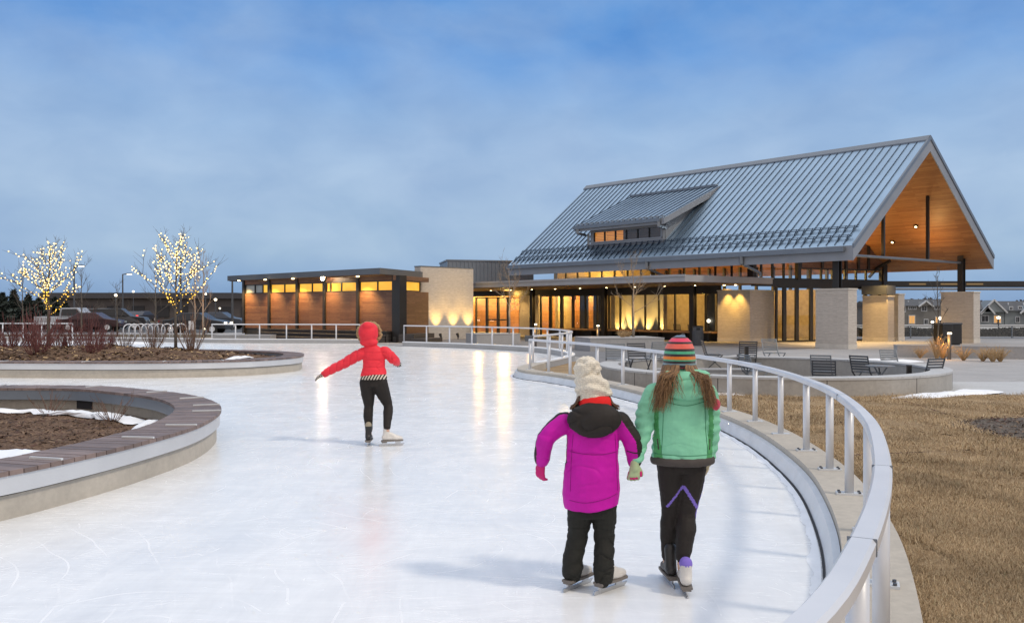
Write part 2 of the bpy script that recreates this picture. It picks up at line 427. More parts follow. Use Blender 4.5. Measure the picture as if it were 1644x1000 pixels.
so = bpy.data.objects.new('sun', sun); COL.objects.link(so)
so.rotation_euler = Vector((-.62, .28, -.73)).to_track_quat('-Z', 'Y').to_euler()
cam = bpy.data.cameras.new('camera'); co_ = bpy.data.objects.new('camera', cam); COL.objects.link(co_)
co_.location = (0, 0, CAMZ); co_.rotation_euler = (PI/2, 0, 0)
cam.sensor_width = 36; cam.sensor_fit = 'HORIZONTAL'; cam.lens = F_/1644*36; cam.shift_y = -3/1644; cam.clip_end = 4000; cam.clip_start = .05
SC.camera = co_
SC.view_settings.view_transform = 'Standard'; SC.view_settings.look = 'None'; SC.view_settings.exposure = 0; SC.view_settings.gamma = 1
SC.cycles.use_denoising = True
SC.cycles.max_bounces = 6; SC.cycles.transparent_max_bounces = 12; SC.cycles.sample_clamp_indirect = 4; SC.cycles.caustics_reflective = False; SC.cycles.caustics_refractive = False

def light(name, typ, loc, energy, color=(1, .68, .32), aim=None, size=.05, spot=60, blend=.6, parent=None):
    d = bpy.data.lights.new(name, typ); d.energy = energy; d.color = color
    if typ == 'SPOT': d.spot_size = math.radians(spot); d.spot_blend = blend
    if typ == 'AREA': d.size = size
    else: d.shadow_soft_size = size
    o = bpy.data.objects.new(name, d); COL.objects.link(o); o.location = loc
    if aim is not None: o.rotation_euler = (Vector(aim)-Vector(loc)).to_track_quat('-Z', 'Y').to_euler()
    return o
# ------------------------------------------------------------------ ground plan
R_NEAR = [(-1.3, -.9), (-.6, .3), (.02, 1.15), (.62, 1.89), (.99, 2.5), (1.46, 3.45), (1.87, 4.44), (2.25, 5.5), (2.56, 6.62), (2.78, 7.63), (2.92, 8.65), (3.02, 9.8), (3.04, 10.9), (2.98, 11.95), (2.75, 13.4), (2.39, 14.9), (2.06, 16.2), (1.70, 17.4), (1.24, 18.6), (.82, 19.5)]
RAIL_A = spline(R_NEAR+[(.42, 20.35)], .12)
E_NEAR = offset(spline(R_NEAR, .2), -.28)
HAIR = [(.30, 19.75), (.06, 20.45), (.03, 21.2), (.2, 22.2), (.46, 23.1)]
PATH1 = E_NEAR[:-3]+spline([E_NEAR[-2]]+HAIR, .12)
RET = [(.46, 23.1), (.95, 24.3), (1.45, 25.9), (1.74, 27.2), (1.80, 28.1), (1.74, 29.2), (1.45, 31), (.72, 32.8), (-.56, 34.5), (-2.15, 36.2), (-4.8, 38.2)]
PATH2 = spline(RET, .25)
PATH3 = spline([(-7.2, 41.1), (-10, 41.5), (-13.6, 41.8), (-15.2, 42.3)], .4)
PATH4 = spline([(-15.2, 42.3), (-19, 43.6), (-24, 44.4), (-34, 44.6), (-48, 44)], .6)
BOUND = PATH1+PATH2[1:]+[(-4.9, 38.3), (-7.1, 41.05)]+PATH3[1:]+PATH4[1:]

def sheet(name, poly, z, m, kind='structure', uvdir=(1, 0)):
    b = MB(); n = len(poly)
    a = sum(poly[i][0]*poly[(i+1) % n][1]-poly[(i+1) % n][0]*poly[i][1] for i in range(n))
    if a < 0: poly = poly[::-1]
    b.add([(p[0], p[1], z) for p in poly], [tuple(range(n))])
    return tag(b.build(name, m, uvdir=uvdir, fix=False), kind=kind)

def gz(x, y):
    z = -.3
    if x > 5 and y > 58:
        z -= 2.1*min(1, (y-58)/120)*min(1, (x-5)/20)
    return z
xs = [-2500, -900, -300, -120, -60, -30, -10, 5, 12, 18, 25, 40, 80, 150, 400, 1000, 2500]; ys = [-60, -5, 20, 50, 58, 70, 90, 120, 150, 178, 260, 500, 1200, 3000]
b = MB(); b.add([(x, y, gz(x, y)) for y in ys for x in xs], [(j*len(xs)+i, j*len(xs)+i+1, (j+1)*len(xs)+i+1, (j+1)*len(xs)+i) for j in range(len(ys)-1) for i in range(len(xs)-1)])
tag(b.build('ground', M['field'], fix=False), kind='structure')
sheet('ice', offset(BOUND, .05)+[(-60, 44), (-60, -6), (-2.2, -6)], 0, M['ice'])
RC, RX, RY = (5.6, 19.2), 3.65, 3.7
def ring(a, rx=RX, ry=RY): return (RC[0]+rx*math.cos(a), RC[1]+ry*math.sin(a))
def arc(a0, a1, n=40, d=0): return [ring(math.radians(a0+(a1-a0)*i/n), RX+d, RY+d) for i in range(n+1)]
kerb_out = offset(PATH1, .4)
NB = len(E_NEAR)-3
sheet('plaza', offset(PATH1[NB+8:], .2)+offset(PATH2, .08)[1:]+[(-4.85, 38.35), (-7.15, 41.2)]+offset(PATH3, .1)[1:]+offset(PATH4, .1)[1:]+[(-60, 44.2), (-60, 60), (60, 60), (60, 19.2)]+arc(0, 180, 40, -.1)+[(1.3, 19.4)], .012, M['plaza'], uvdir=(-.66, .75))
sheet('paving', [(2.4, 28.3), (2.6, 25.2), (4.6, 25.4), (9.6, 33.6), (13.4, 36.5), (12.4, 42.2), (11, 43.4), (-3.3, 56), (-4.5, 46), (-3.2, 39), (.2, 35.4), (1.7, 32.4)], .017, M['plaza_dark'], uvdir=(-.66, .75))
sheet('path', arc(-62, 0, 20, -.1)+[(60, 19.2), (60, 9.5), (14, 15.5)], .013, M['path'])
sheet('lawn', offset(E_NEAR, .42)+[(1.2, 19.6)]+arc(180, 298, 40, -.1)+[(14, 15.5), (60, 9.5), (60, -6), (0, -6)], .05, M['deadgrass'])
sheet('planting_bed', [(7.35+1.5*math.cos(t)*(1+.12*math.sin(3*t)), 10.9+1.7*math.sin(t)*(1+.1*math.cos(2*t))) for t in [i*2*PI/40 for i in range(40)]], .062, M['gravel'])
sheet('peninsula_bed', offset(PATH1[NB+10:], .43)[:-6]+offset(PATH2, .24)[2:14]+[(2.3, 27), (2.6, 25), (2.0, 20.5), (1.5, 19.2)], .022, M['deadgrass'])
sheet('parking_lot', [(-110, 58), (-16, 56), (-15, 64), (-17, 110), (-110, 112)], -.05, M['asphalt'])
sheet('verge', [(-110, 47), (-17.5, 46.4), (-16.8, 55.6), (-110, 57.6)], .02, M['field'])

# kerbs
b = MB(); b.sweep(PATH1, [(.105, -.1), (.105, .2), (.45, .2), (.45, -.1)])
tag(b.build('kerb', M['conc_warm']), kind='structure')
b = MB(); b.sweep(PATH1, [(.012, .0), (.055, .135), (.10, .145), (.10, .0)])
tag(b.build('kick_board', M['kick']), kind='structure')
b = MB(); b.sweep(PATH1, [(.0, .0), (.0, .010), (.013, .016), (.013, .0)])
tag(b.build('kerb_joint', M['kerbdark']), kind='structure')
for nm, P in (('kerb', PATH2), ('kerb', PATH3), ('kerb', PATH4)):
    b = MB(); b.sweep(P, [(.0, -.1), (.0, .17), (.2, .17), (.2, -.1)])
    tag(b.build(nm, M['conc_grey']), kind='structure')
    b = MB(); b.sweep(P, [(-.012, .17), (-.012, .205), (.212, .205), (.212, .17)])
    tag(b.build('kerb_cap', M['white']), kind='structure')

# shavings of snow pushed up against the kick board
def shavings(P, seed):
    rng = random.Random(seed); vs = []; fs = []; k = len(P)
    for i, p in enumerate(P):
        d = Vector(P[min(i+1, k-1)][:2])-Vector(P[max(i-1, 0)][:2]); d.normalize(); n = Vector((d.y, -d.x)); w = .03+.09*abs(noise.noise(Vector((p[0]*1.9, p[1]*1.9, seed))))+.015*rng.random(); h = .003+.012*abs(noise.noise(Vector((p[0]*3, p[1]*3, 2))))
        for o, z in ((-.008, .002+h), (-.008-w*.4, .002+h*.6), (-.008-w*.8, .002+h*.2), (-.008-w, .0012)): vs.append((p[0]+n.x*o, p[1]+n.y*o, z*(1+.4*rng.random())))
    fs = [(i*4+j, i*4+j+1, i*4+j+5, i*4+j+4) for i in range(k-1) for j in range(3)]
    return tag(MB().add(vs, fs).build('ice_shavings', M['snow'], smooth=True), kind='stuff')
shavings(spline([tuple(q) for q in PATH1[::3]], .05), 4)

# ------------------------------------------------------------------ railings
def post(parent, x, y, dirv, z0=.2, z1=.875, r=.033, plate=True, near=False):
    p = MB(); p.tube([(x, y, z0+.012), (x, y, z1)], r, 14 if near else 8)
    o = p.build('post', M['rail'], parent, smooth=False)
    for f in o.data.polygons:
        f.use_smooth = len(f.vertices) == 4
    if plate:
        d = Vector(dirv).normalized(); n = Vector((d.y, -d.x)); q = MB()
        fr = lambda u, w: (x+d.x*w+n.x*u, y+d.y*w+n.y*u)
        q.fbox(fr, -.095, .095, -.05, .05, z0, z0+.014)
        po = q.build('base_plate', M['plate'], o); po.location = (0, 0, 0)
        if near:
            bb = MB()
            for su in (-.072, .072):
                for sw in (-.03, .03):
                    c = fr(su, sw); bb.tube([(c[0], c[1], z0+.014), (c[0], c[1], z0+.026)], .011, 6)
            bb.build('bolt', M['bolt'], o, wb=False, split=True)
def railing(label, path, posts, z1=.92, z0=.2, w=.078, near_d=9, group='railings round the ice'):
    t = thing('guard_railing', label, 'railing', (path[len(path)//2][0], path[len(path)//2][1], z0), group=group)
    b = MB(); b.sweep(path, [(-w/2, z1-.05), (-w/2-.001, z1-.012), (-w/2+.010, z1), (w/2-.010, z1), (w/2+.001, z1-.012), (w/2, z1-.05)])
    tr = b.build('top_rail', M['rail'], t)
    for p in posts:
        i = min(range(len(path)), key=lambda k: (path[k][0]-p[0])**2+(path[k][1]-p[1])**2)
        q = path[i]; dv = Vector(path[min(i+1, len(path)-1)][:2])-Vector(path[max(0, i-1)][:2])
        post(t, q[0], q[1], dv, z0, z1-.045, near=q[1] < near_d, plate=q[1] < 30)
    return t, tr
def along(path, start, step):
    out = []; acc = -start
    for i in range(len(path)-1):
        a, c = Vector(path[i][:2]), Vector(path[i+1][:2]); l = (c-a).length
        while acc+l >= 0:
            if acc > 0: acc = 0
            f = -acc/l if l else 0; out.append(tuple(a+(c-a)*f)); acc -= step
        acc += l
    return out
tA, trA = railing('long curving silver guard railing on the kerb beside the two girls', RAIL_A,
        [(-.6, .3), (.3, 1.52), (.99, 2.5), (1.46, 3.45), (1.87, 4.44), (2.25, 5.5), (2.56, 6.62), (2.78, 7.63), (2.92, 8.65), (3.02, 9.8), (3.04, 10.9), (2.98, 11.95), (2.75, 13.3), (2.42, 14.8), (2.06, 16.2), (1.70, 17.4), (1.24, 18.6), (.82, 19.5), (.44, 20.3)])
# butt joints of the top rail
for (x, y) in ((1.62, 3.78), (2.66, 7.05), (1.05, 2.6)):
    i = min(range(len(RAIL_A)), key=lambda k: (RAIL_A[k][0]-x)**2+(RAIL_A[k][1]-y)**2)
    a, c = Vector(RAIL_A[i-1]), Vector(RAIL_A[i+1]); d = (c-a).normalized(); n = Vector((d.y, -d.x)); o = Vector(RAIL_A[i])
    b = MB(); b.fbox(lambda u, w: tuple(o+n*u+d*w), -.0425, .0425, -.0012, .0012, .868, .9206)
    b.build('rail_joint', M['gutter'], tA)
RB = offset(PATH2, .1)
railing('silver guard railing wrapping round the narrow tip of the ice', RB, along(RB, .05, 1.28)+[RB[-1]])
RCp = offset(PATH3[:-2], .1)
railing('straight silver guard railing in front of the wood clad wing', RCp, along(RCp, .05, 1.2))
RD = offset(PATH4, .1)[12:]
railing('distant silver guard railing behind the red twigged shrubs', RD, along(RD, .05, 1.2))
# end cap box seen on the peninsula end of the long railing
b = MB(); b.box(.30, .50, 20.42, 20.62, .86, .99); 
b.build('end_cap', M['chair'], tA)

# ------------------------------------------------------------------ round planters with timber bench rims
def planter(label, outline, soil_fn, soil_mat, soil_name, stops):
    O = spline(outline, .1, True)
    a = sum(O[i][0]*O[(i+1) % len(O)][1]-O[(i+1) % len(O)][0]*O[i][1] for i in range(len(O)))
    if a < 0: O = O[::-1]
    cx = sum(p[0] for p in O)/len(O); cy = sum(p[1] for p in O)/len(O)
    t = thing('bench_planter', label, 'planter', (cx, cy, 0), group='planters inside the ice loop')
    sw = lambda nm, prof, m: MB().sweep(O, prof, True).build(nm, m, t)
    sw('wall', [(-.045, -.05), (-.045, .185), (-.40, .185), (-.40, -.25), (-.2, -.3)], M['conc_warm'])
    sw('reveal', [(-.07, .185), (-.07, .2), (-.38, .2), (-.38, .185)], M['kerbdark'])
    sw('skirt', [(-.004, .2), (-.004, .340), (-.03, .340), (-.03, .2)], M['skirt'])
    sw('inner_skirt', [(-.50, .2), (-.50, .340), (-.525, .340), (-.525, .2)], M['gutter'])
    sw('bench_core', [(-.031, .2), (-.031, .338), (-.499, .338), (-.499, .2)], M['kerbdark'])
    # slats
    b = MB(); L = 0; k = len(O)
    per = [0]
    for i in range(k): per.append(per[-1]+math.dist(O[i], O[(i+1) % k]))
    tot = per[-1]; n = int(tot/.125)
    def pos(s):
        s %= tot; lo = 0
        import bisect
        lo = bisect.bisect_right(per, s)-1; lo = min(lo, k-1); f = (s-per[lo])/(per[lo+1]-per[lo])
        p, q = Vector(O[lo]), Vector(O[(lo+1) % k]); d0 = Vector(O[(lo+1) % k])-Vector(O[lo-1]); d1 = Vector(O[(lo+2) % k])-Vector(O[lo]); d = (d0.normalized()*(1-f)+d1.normalized()*f).normalized()
        return p+(q-p)*f, Vector((d.y, -d.x))
    for i in range(n):
        s0, s1 = tot*i/n+.004, tot*(i+1)/n-.004
        p0, n0 = pos(s0); p1, n1 = pos(s1); q = []
        for p, nn, o in ((p0, n0, .012), (p1, n1, .012), (p1, n1, -.53), (p0, n0, -.53)): q.append(p+nn*o)
        b.hexa([(c.x, c.y, .342) for c in q[::-1]]+[(c.x, c.y, .378+.0015*(i % 3)) for c in q[::-1]])
    b.build('bench_slats', M['deck'], t)
    for s in stops:
        i = min(range(k), key=lambda j: math.dist(O[j], s)); p, nn = pos(per[i]); d = Vector((-nn.y, nn.x)); b = MB()
        fr = lambda u, w: tuple(p+nn*u+d*w)
        b.fbox(fr, -.31, .012, -.011, .011, .381, .397)
        b.build('skate_stop', M['plate'], t)
    # soil
    I = offset(O, -.41, True); rings = 14; vs = []; fs = []
    for r in range(rings+1):
        f = 1-r/rings
        for p in I:
            x, y = cx+(p[0]-cx)*f, cy+(p[1]-cy)*f; vs.append((x, y, soil_fn(x, y, f)))
    m = len(I)
    fs = [(r*m+j, r*m+(j+1) % m, (r+1)*m+(j+1) % m, (r+1)*m+j) for r in range(rings) for j in range(m)]
    so_ = MB().add(vs, fs).build(soil_name, soil_mat, smooth=True, fix=True); tag(so_, kind='stuff')
    return t, I
def nz(x, y, s=1, z=0): return noise.noise(Vector((x*s, y*s, z)))
soil1 = lambda x, y, f: .03+.07*(1-f)+.035*nz(x, y, 2.2)+.015*nz(x, y, 9)
soil2 = lambda x, y, f: .24+.30*min(1, (1-f)*2.2)+.10*nz(x, y, .9)+.045*nz(x, y, 3)+.02*nz(x, y, 9)
PL1 = [(-8.4, 14.1), (-6.7, 14.0), (-5.6, 13.35), (-4.7, 12.6), (-4.0, 11.65), (-3.55, 10.6), (-3.34, 9.3), (-3.42, 8.17), (-3.63, 7.18), (-3.92, 6.4), (-4.6, 5.3), (-5.8, 4.4), (-7.4, 4.0), (-9.4, 4.3), (-11.2, 5.6), (-12.2, 7.6), (-12.3, 10), (-11.6, 12.3), (-10.2, 13.7)]
PL2 = [(-20, 21.3), (-16, 20.75), (-12.8, 20.5), (-9, 20.3), (-6.75, 20.9), (-5.75, 22.1), (-5.6, 23.3), (-6.1, 24.9), (-7.4, 26.1), (-9.5, 26.9), (-14, 27.2), (-20, 26.9), (-24.5, 25.6), (-25.5, 23.6), (-23.6, 22)]
p1, I1 = planter('round concrete planter with dark timber slat bench rim and bare wood mulch', PL1, soil1, M['mulch'], 'mulch',
    [(-3.66, 7.1), (-3.4, 8.3), (-3.36, 9.2), (-3.55, 10.5), (-3.78, 11.2), (-4.3, 12.1), (-5.2, 13.05), (-6.6, 13.98), (-8.2, 14.1), (-4.1, 6.05)])
p2, I2 = planter('oval concrete planter with timber bench rim holding red shrubs and fairy light trees', PL2, soil2, M['mulch'], 'soil',
    [(-16, 20.75), (-14, 20.55), (-12, 20.45), (-10, 20.35), (-8.2, 20.4), (-6.9, 20.8)])
# scuppers in the inner wall of the near planter
for (x, y) in ((-4.55, 11.75), (-6.65, 13.45), (-8.6, 13.6)):
    i = min(range(len(I1)), key=lambda j: math.dist(I1[j], (x, y))); p = Vector(I1[i]); d = (Vector(I1[(i+1) % len(I1)])-Vector(I1[i-1])).normalized(); n = Vector((d.y, -d.x))
    b = MB(); b.fbox(lambda u, w: tuple(p+n*u+d*w), -.012, .03, -.16, .16, .06, .185)
    b.build('drain_opening', M['kerbdark'], p1)

def snow(pts, zf, h=.05, seed=0):
    cx = sum(p[0] for p in pts)/len(pts); cy = sum(p[1] for p in pts)/len(pts); P = spline(pts, .07, True)
    P = [(p[0]+.03*nz(p[0], p[1], 6, seed), p[1]+.03*nz(p[0], p[1], 6, seed+3)) for p in P]
    vs = []; k = len(P); R = 7
    for r in range(R+1):
        f = 1-r/R
        for p in P:
            x, y = cx+(p[0]-cx)*f, cy+(p[1]-cy)*f
            vs.append((x, y, zf(x, y)-.012+h*(1-f**3)*(1+.5*nz(x, y, 4, seed))+.008*nz(x, y, 17)))
    fs = [(r*k+j, r*k+(j+1) % k, (r+1)*k+(j+1) % k, (r+1)*k+j) for r in range(R) for j in range(k)]
    return tag(MB().add(vs, fs).build('snow', M['snow'], smooth=True), kind='stuff')
def strip(path, w):      # closed outline round a path
    return offset(path, w)+offset(path, -w)[::-1]
zs1 = lambda x, y: soil1(x, y, .6)+.015
snow([(-4.55, 10.2), (-4.25, 10.9), (-4.5, 11.6), (-5.0, 12.1), (-4.95, 11.5), (-4.75, 10.8)], zs1, .06, 1)
snow([(-4.95, 11.9), (-5.6, 12.65), (-6.5, 13.05), (-7.2, 13.2), (-7.1, 12.95), (-6.2, 12.6), (-5.3, 11.9)], zs1, .05, 2)
snow([(-6.9, 13.2), (-8.0, 13.4), (-9, 13.3), (-9, 13.1), (-7.9, 13.05)], zs1, .05, 3)
snow([(-4.6, 7.9), (-4.45, 8.5), (-4.75, 9.2), (-5.3, 9.6), (-5.7, 9.2), (-5.2, 8.5)], zs1, .06, 4)
zs2 = lambda x, y: soil2(x, y, .7)+.02
snow([(-14.6, 21.6), (-13.2, 21.9), (-12.1, 22.6), (-12.6, 22.8), (-14, 22.4)], zs2, .05, 5)
snow([(-11.6, 25.5), (-10.5, 25.3), (-9.4, 25.6), (-9.6, 26.3), (-11, 26.4)], lambda x, y: soil2(x, y, .9)+.03, .1, 6)
snow([(-7.3, 22.1), (-6.8, 22.3), (-6.7, 22.6), (-7.2, 22.5)], lambda x, y: soil2(x, y, .85)+.03, .05, 7)
snow([(6.6, 15.25), (7.4, 15.3), (8.4, 15.9), (9.3, 16.5), (9.2, 16.9), (8.5, 16.45), (7.4, 15.75), (6.9, 15.6)], lambda x, y: .05, .06, 8)
snow([(3.6, 15.9), (4.1, 15.75), (4.3, 15.85), (3.8, 16.1)], lambda x, y: .05, .04, 9)
snow([(9.9, 26.6), (11.4, 26.2), (12.6, 26.6), (12.2, 27.2), (10.6, 27.3)], lambda x, y: .02, .07, 10)
# white snow heaps between the far railing and the shrubs
snow([(-24, 42.2), (-19, 42.2), (-16.4, 41.3), (-17, 40.6), (-21, 41.2), (-25, 41.4)], lambda x, y: 0, .1, 11)

# ------------------------------------------------------------------ patio ring wall
t = thing('seat_wall', 'round low concrete seat wall enclosing the sunken patio', 'low wall', (RC[0], RC[1], 0))
ringp = [ring(i*2*PI/72) for i in range(72)]
MB().sweep(ringp, [(0, -.1), (0, .345), (-.38, .345), (-.38, -.25)], True).build('wall', M['conc'], t)
MB().sweep(ringp, [(.012, .345), (.012, .385), (-.40, .385), (-.40, .345)], True).build('coping', M['path'], t)
for k in range(0, 72, 6):
    p = Vector(ringp[k]); n = (p-Vector(RC)).normalized(); d = Vector((-n.y, n.x)); b = MB(); b.fbox(lambda u, w: tuple(p+n*u+d*w), -.01, .0025, -.006, .006, .0, .344); b.build('joint', M['kerbdark'], t)
sheet('patio', [ring(i*2*PI/60, RX-.2, RY-.2) for i in range(60)], -.2, M['plaza_dark'])
def wallthing(name, label, fr, u0, u1, w0, w1, h, m, cap=None, cat='low wall', group=None):
    c = fr((u0+u1)/2, (w0+w1)/2); t = thing(name, label, cat, (c[0], c[1], 0), group=group)
    MB().fbox(fr, u0, u1, w0, w1, -.05, h-.04).build('wall', m, t)
    MB().fbox(fr, u0-.012, u1+.012, w0-.012, w1+.012, h-.04, h).build('coping', cap or m, t)
    return t
# grey block inside the patio
W0 = lambda u, w: (u, w)
wallthing('seat_block', 'short grey concrete block standing inside the patio behind the chairs', W0, 3.35, 5.6, 20.2, 20.6, .22, M['conc_grey'], cat='seat block')
# low walls and planters on the plaza
wallthing('planter_wall', 'wide grey concrete planter holding the bare tree in front of the bench', lambda u, w: (3.55+u*.97-w*.2, 33.2+u*.2+w*.97), -.6, 2.4, 0, 2.2, .52, M['conc_grey'], cat='planter')
wallthing('planter_wall', 'small grey concrete planter holding the bare tree by the amber doors', lambda u, w: (-1.15+u*.9-w*.35, 39.6+u*.35+w*.9), -.5, 1.7, 0, 1.6, .5, M['conc_grey'], cat='planter')
wallthing('planter_wall', 'long low concrete planter wall beside the path with dry grasses in front', lambda u, w: (12.9+u*.93+w*.1, 29.2-u*.36+w*.9), 0, 5.2, 0, .4, .42, M['conc_grey'])
wallthing('planter_wall', 'low concrete wall stub by the wing end of the ice', lambda u, w: (u, w), -14.6, -11.8, 42.6, 43.6, .36, M['conc_grey'])
# ------------------------------------------------------------------ pavilion
C1 = Vector((13.4, 34.35)); AD = Vector((-.6606, .7507)); BD = Vector((.79396, .60797))
def AB(al, be): p = C1+AD*al+BD*be; return (p.x, p.y)
def A3(al, be, z): p = AB(al, be); return (p[0], p[1], z)
def alpha_at(px, be):
    k = (px-CX_)/F_; p = C1+BD*be; return (k*p.y-p.x)/(AD.x-k*AD.y)
UA = (AD.x, AD.y)
WID, LEN = 12.08, 20.6
zt = lambda be: 4.13+.823*min(be, WID-be)
zb = lambda be: zt(be)-.59
pc = AB(10, 6)
pav = thing('pavilion', 'large pavilion with steep standing seam metal roof, cedar ceilinged open gable and glazed lounge', 'building', (pc[0], pc[1], 0))
PB = lambda b, nm, m, par=None, **kw: b.build(nm, m, par or pav, uvdir=UA, **kw)
def sub(b, nm, m, par):        # sub-part of a part that sits at its own parent's origin
    o = b.build(nm, m, par, wb=False, uvdir=UA); return o

# roof slabs with seams
b = MB()
for s in (0, 1):
    e, r = (0, 6.04) if s == 0 else (WID, 6.04)
    q = [A3(0, e, zb(e)), A3(LEN, e, zb(e)), A3(LEN, r, zb(6.04)), A3(0, r, zb(6.04)), A3(0, e, zt(e)), A3(LEN, e, zt(e)), A3(LEN, r, zt(6.04)), A3(0, r, zt(6.04))]
    b.mat(1).add([q[0], q[1], q[2], q[3]], [(0, 1, 2, 3)])
    b.mat(0).add([q[4], q[5], q[6], q[7]], [(0, 1, 2, 3)])
    b.mat(2).add(q, [(0, 1, 5, 4), (0, 3, 7, 4), (1, 2, 6, 5)])
    b.mat(3); al = .40
    while al < LEN:
        b.bar(A3(al, e+(.04 if s == 0 else -.04), zt(.04)+.022), A3(al, r, zt(6.04)+.018), .017, .042); al += .37
roof = PB(b, 'roof', [M['roof'], M['wood_ceiling'], M['fascia'], M['seam']])
b = MB(); b.add([A3(-.05, 5.8, zt(5.8)+.075), A3(LEN+.05, 5.8, zt(5.8)+.075), A3(LEN+.05, 6.04, zt(6.04)+.1), A3(-.05, 6.04, zt(6.04)+.1), A3(-.05, 6.28, zt(5.8)+.075), A3(LEN+.05, 6.28, zt(5.8)+.075),
     A3(-.05, 5.8, zt(5.8)), A3(LEN+.05, 5.8, zt(5.8)), A3(-.05, 6.28, zt(5.8)), A3(LEN+.05, 6.28, zt(5.8))], [(0, 1, 2, 3), (3, 2, 5, 4), (6, 7, 1, 0), (8, 9, 5, 4)])
sub(b, 'ridge_cap', M['gutter'], roof)
# barge boards on the near gable: outer board and drip trim
for nm, a0, a1, lo, hi, m in (('barge_board', -.045, -.002, -.60, -.10, M['fascia']), ('barge_trim', -.085, -.002, -.10, .07, M['gutter'])):
    b = MB()
    for e in (-.0, WID):
        r = 6.04
        ze = zt(0)
        b.hexa([A3(a0, e, ze+lo), A3(a1, e, ze+lo), A3(a1, r, zt(6.04)+lo), A3(a0, r, zt(6.04)+lo), A3(a0, e, ze+hi), A3(a1, e, ze+hi), A3(a1, r, zt(6.04)+hi), A3(a0, r, zt(6.04)+hi)])
    b.build(nm, m, roof, wb=False, uvdir=UA, split=True)
b = MB(); fr = AB
for be0, be1 in ((-.17, -.004), (WID+.004, WID+.17)):
    b.fbox(fr, .28, LEN, be0, be1, 3.90, 4.09)
b.build('gutter', M['gutter'], roof, wb=False, uvdir=UA, split=True)
b = MB()
for be in (.32, .80):
    b.tube([A3(.2, be, zt(be)+.13), A3(LEN-.2, be, zt(be)+.13)], .016, 6)
    b.tube([A3(.2, be+.07, zt(be)+.20), A3(LEN-.2, be+.07, zt(be)+.20)], .012, 6)
    al = .40
    while al < LEN: b.bar(A3(al, be-.10, zt(be-.1)+.05), A3(al, be+.09, zt(be)+.22), .028, .028); al += .37
sub(b, 'snow_guard', M['seam'], roof)
for px in (1040, 1192):
    al = alpha_at(px, 0); b = MB(); b.bar(A3(al, -.10, 3.98), A3(al, -.10, 3.58), .12); b.bar(A3(al, -.08, 3.60), A3(al-.1, 1.1, 3.22), .1); b.bar(A3(al-.1, 1.1, 3.25), A3(al-.1, 1.1, 3.05), .1)
    sub(b, 'downspout', M['gutter'], roof)

# shed dormer
a0, a1, w0, w1 = 9.72, 15.75, 10.22, 15.15
zr = zt(4.57); e0 = .42; ze = 6.02      # dormer roof: front edge height at beta e0
sl = (zr-ze)/(4.57-e0); zd = lambda be: ze+sl*(be-e0)
b = MB(); q = [A3(a0, e0, zd(e0)-.30), A3(a1, e0, zd(e0)-.30), A3(a1, 4.5, zt(4.5)-.30), A3(a0, 4.5, zt(4.5)-.30), A3(a0, e0, zd(e0)), A3(a1, e0, zd(e0)), A3(a1, 4.6, zr+.03), A3(a0, 4.6, zr+.03)]
b.mat(0).add(q[4:], [(0, 1, 2, 3)]); b.mat(1).add(q[:4], [(0, 1, 2, 3)]); b.mat(2).add(q, [(0, 1, 5, 4), (0, 3, 7, 4), (1, 2, 6, 5)])
b.mat(3); al = a0+.14
while al < a1: b.bar(A3(al, e0+.02, zd(e0)+.02), A3(al, 4.55, zd(4.55)+.04), .026, .045); al += .36
dorm = PB(b, 'dormer', [M['roof'], M['soffit'], M['fascia'], M['seam']])
b = MB(); b.fbox(AB, a0+.2, a1-.05, 4.50, 4.68, zr+.0, zr+.12); sub(b, 'dormer_flashing', M['gutter'], dorm)
b = MB(); b.fbox(AB, a0+.18, a1, e0-.14, e0-.003, zd(e0)-.17, zd(e0)+.0)
for al in (a0+.28, a1-.3): b.bar(A3(al, e0-.07, zd(e0)-.1), A3(al, e0-.07, zd(e0)-.42), .13); b.bar(A3(al, e0-.07, zd(e0)-.40), A3(al+.05*(1 if al > 12 else 1), .95, zd(e0)-.45), .12)
for al in (a0+.48, a1-.5): b.bar(A3(al, .93, zd(e0)-.40), A3(al, .93, zt(.93)+.0), .12)
sub(b, 'dormer_gutter', M['gutter'], dorm)
b = MB(); al = a0+.15
b.tube([A3(a0+.05, e0+.12, zd(e0)+.10), A3(a1-.05, e0+.12, zd(e0)+.10)], .025, 6)
while al < a1: b.bar(A3(al, e0+.02, zd(e0)+.02), A3(al, e0+.16, zd(e0)+.12), .10, .03); al += .36
sub(b, 'dormer_snow_guard', M['gutter'], dorm)
b = MB(); zs, zw0, zw1 = zt(1.02), 5.17, 5.66   # cheeks and front frame
for al in (w0, w1):
    b.add([A3(al, 1.0, zs-.1), A3(al, 1.0, zd(1.0)-.3), A3(al, 4.3, zd(4.3)-.3), A3(al, 4.3, zt(4.3)-.1)], [(0, 1, 2, 3)])
b.fbox(AB, w0, w1, .98, 1.10, zs-.15, zw0); b.fbox(AB, w0, w1, .98, 1.10, zw1, zd(1.0)-.28)
b.fbox(AB, w0, w0+.22, .98, 1.10, zw0, zw1); b.fbox(AB, w1-.22, w1, .98, 1.10, zw0, zw1)
b.fbox(AB, w0-.05, w1+.05, .90, .978, zs-.12, zs+.10); b.fbox(AB, w0+.1, w1-.1, .92, .977, zw0-.07, zw0-.005)
sub(b, 'dormer_wall', M['fascia'], dorm)
b = MB(); n = 6
for i in range(n+1):
    al = w0+.22+(w1-w0-.44)*i/n; b.fbox(AB, al-.03, al+.03, 1.0, 1.08, zw0, zw1)
win = sub(b, 'dormer_window', M['dark'], dorm)
b = MB(); b.add([A3(w0+.22, 1.04, zw0), A3(w1-.22, 1.04, zw0), A3(w1-.22, 1.04, zw1), A3(w0+.22, 1.04, zw1)], [(0, 1, 2, 3)])
sub(b, 'dormer_pane', M['glass'], dorm)
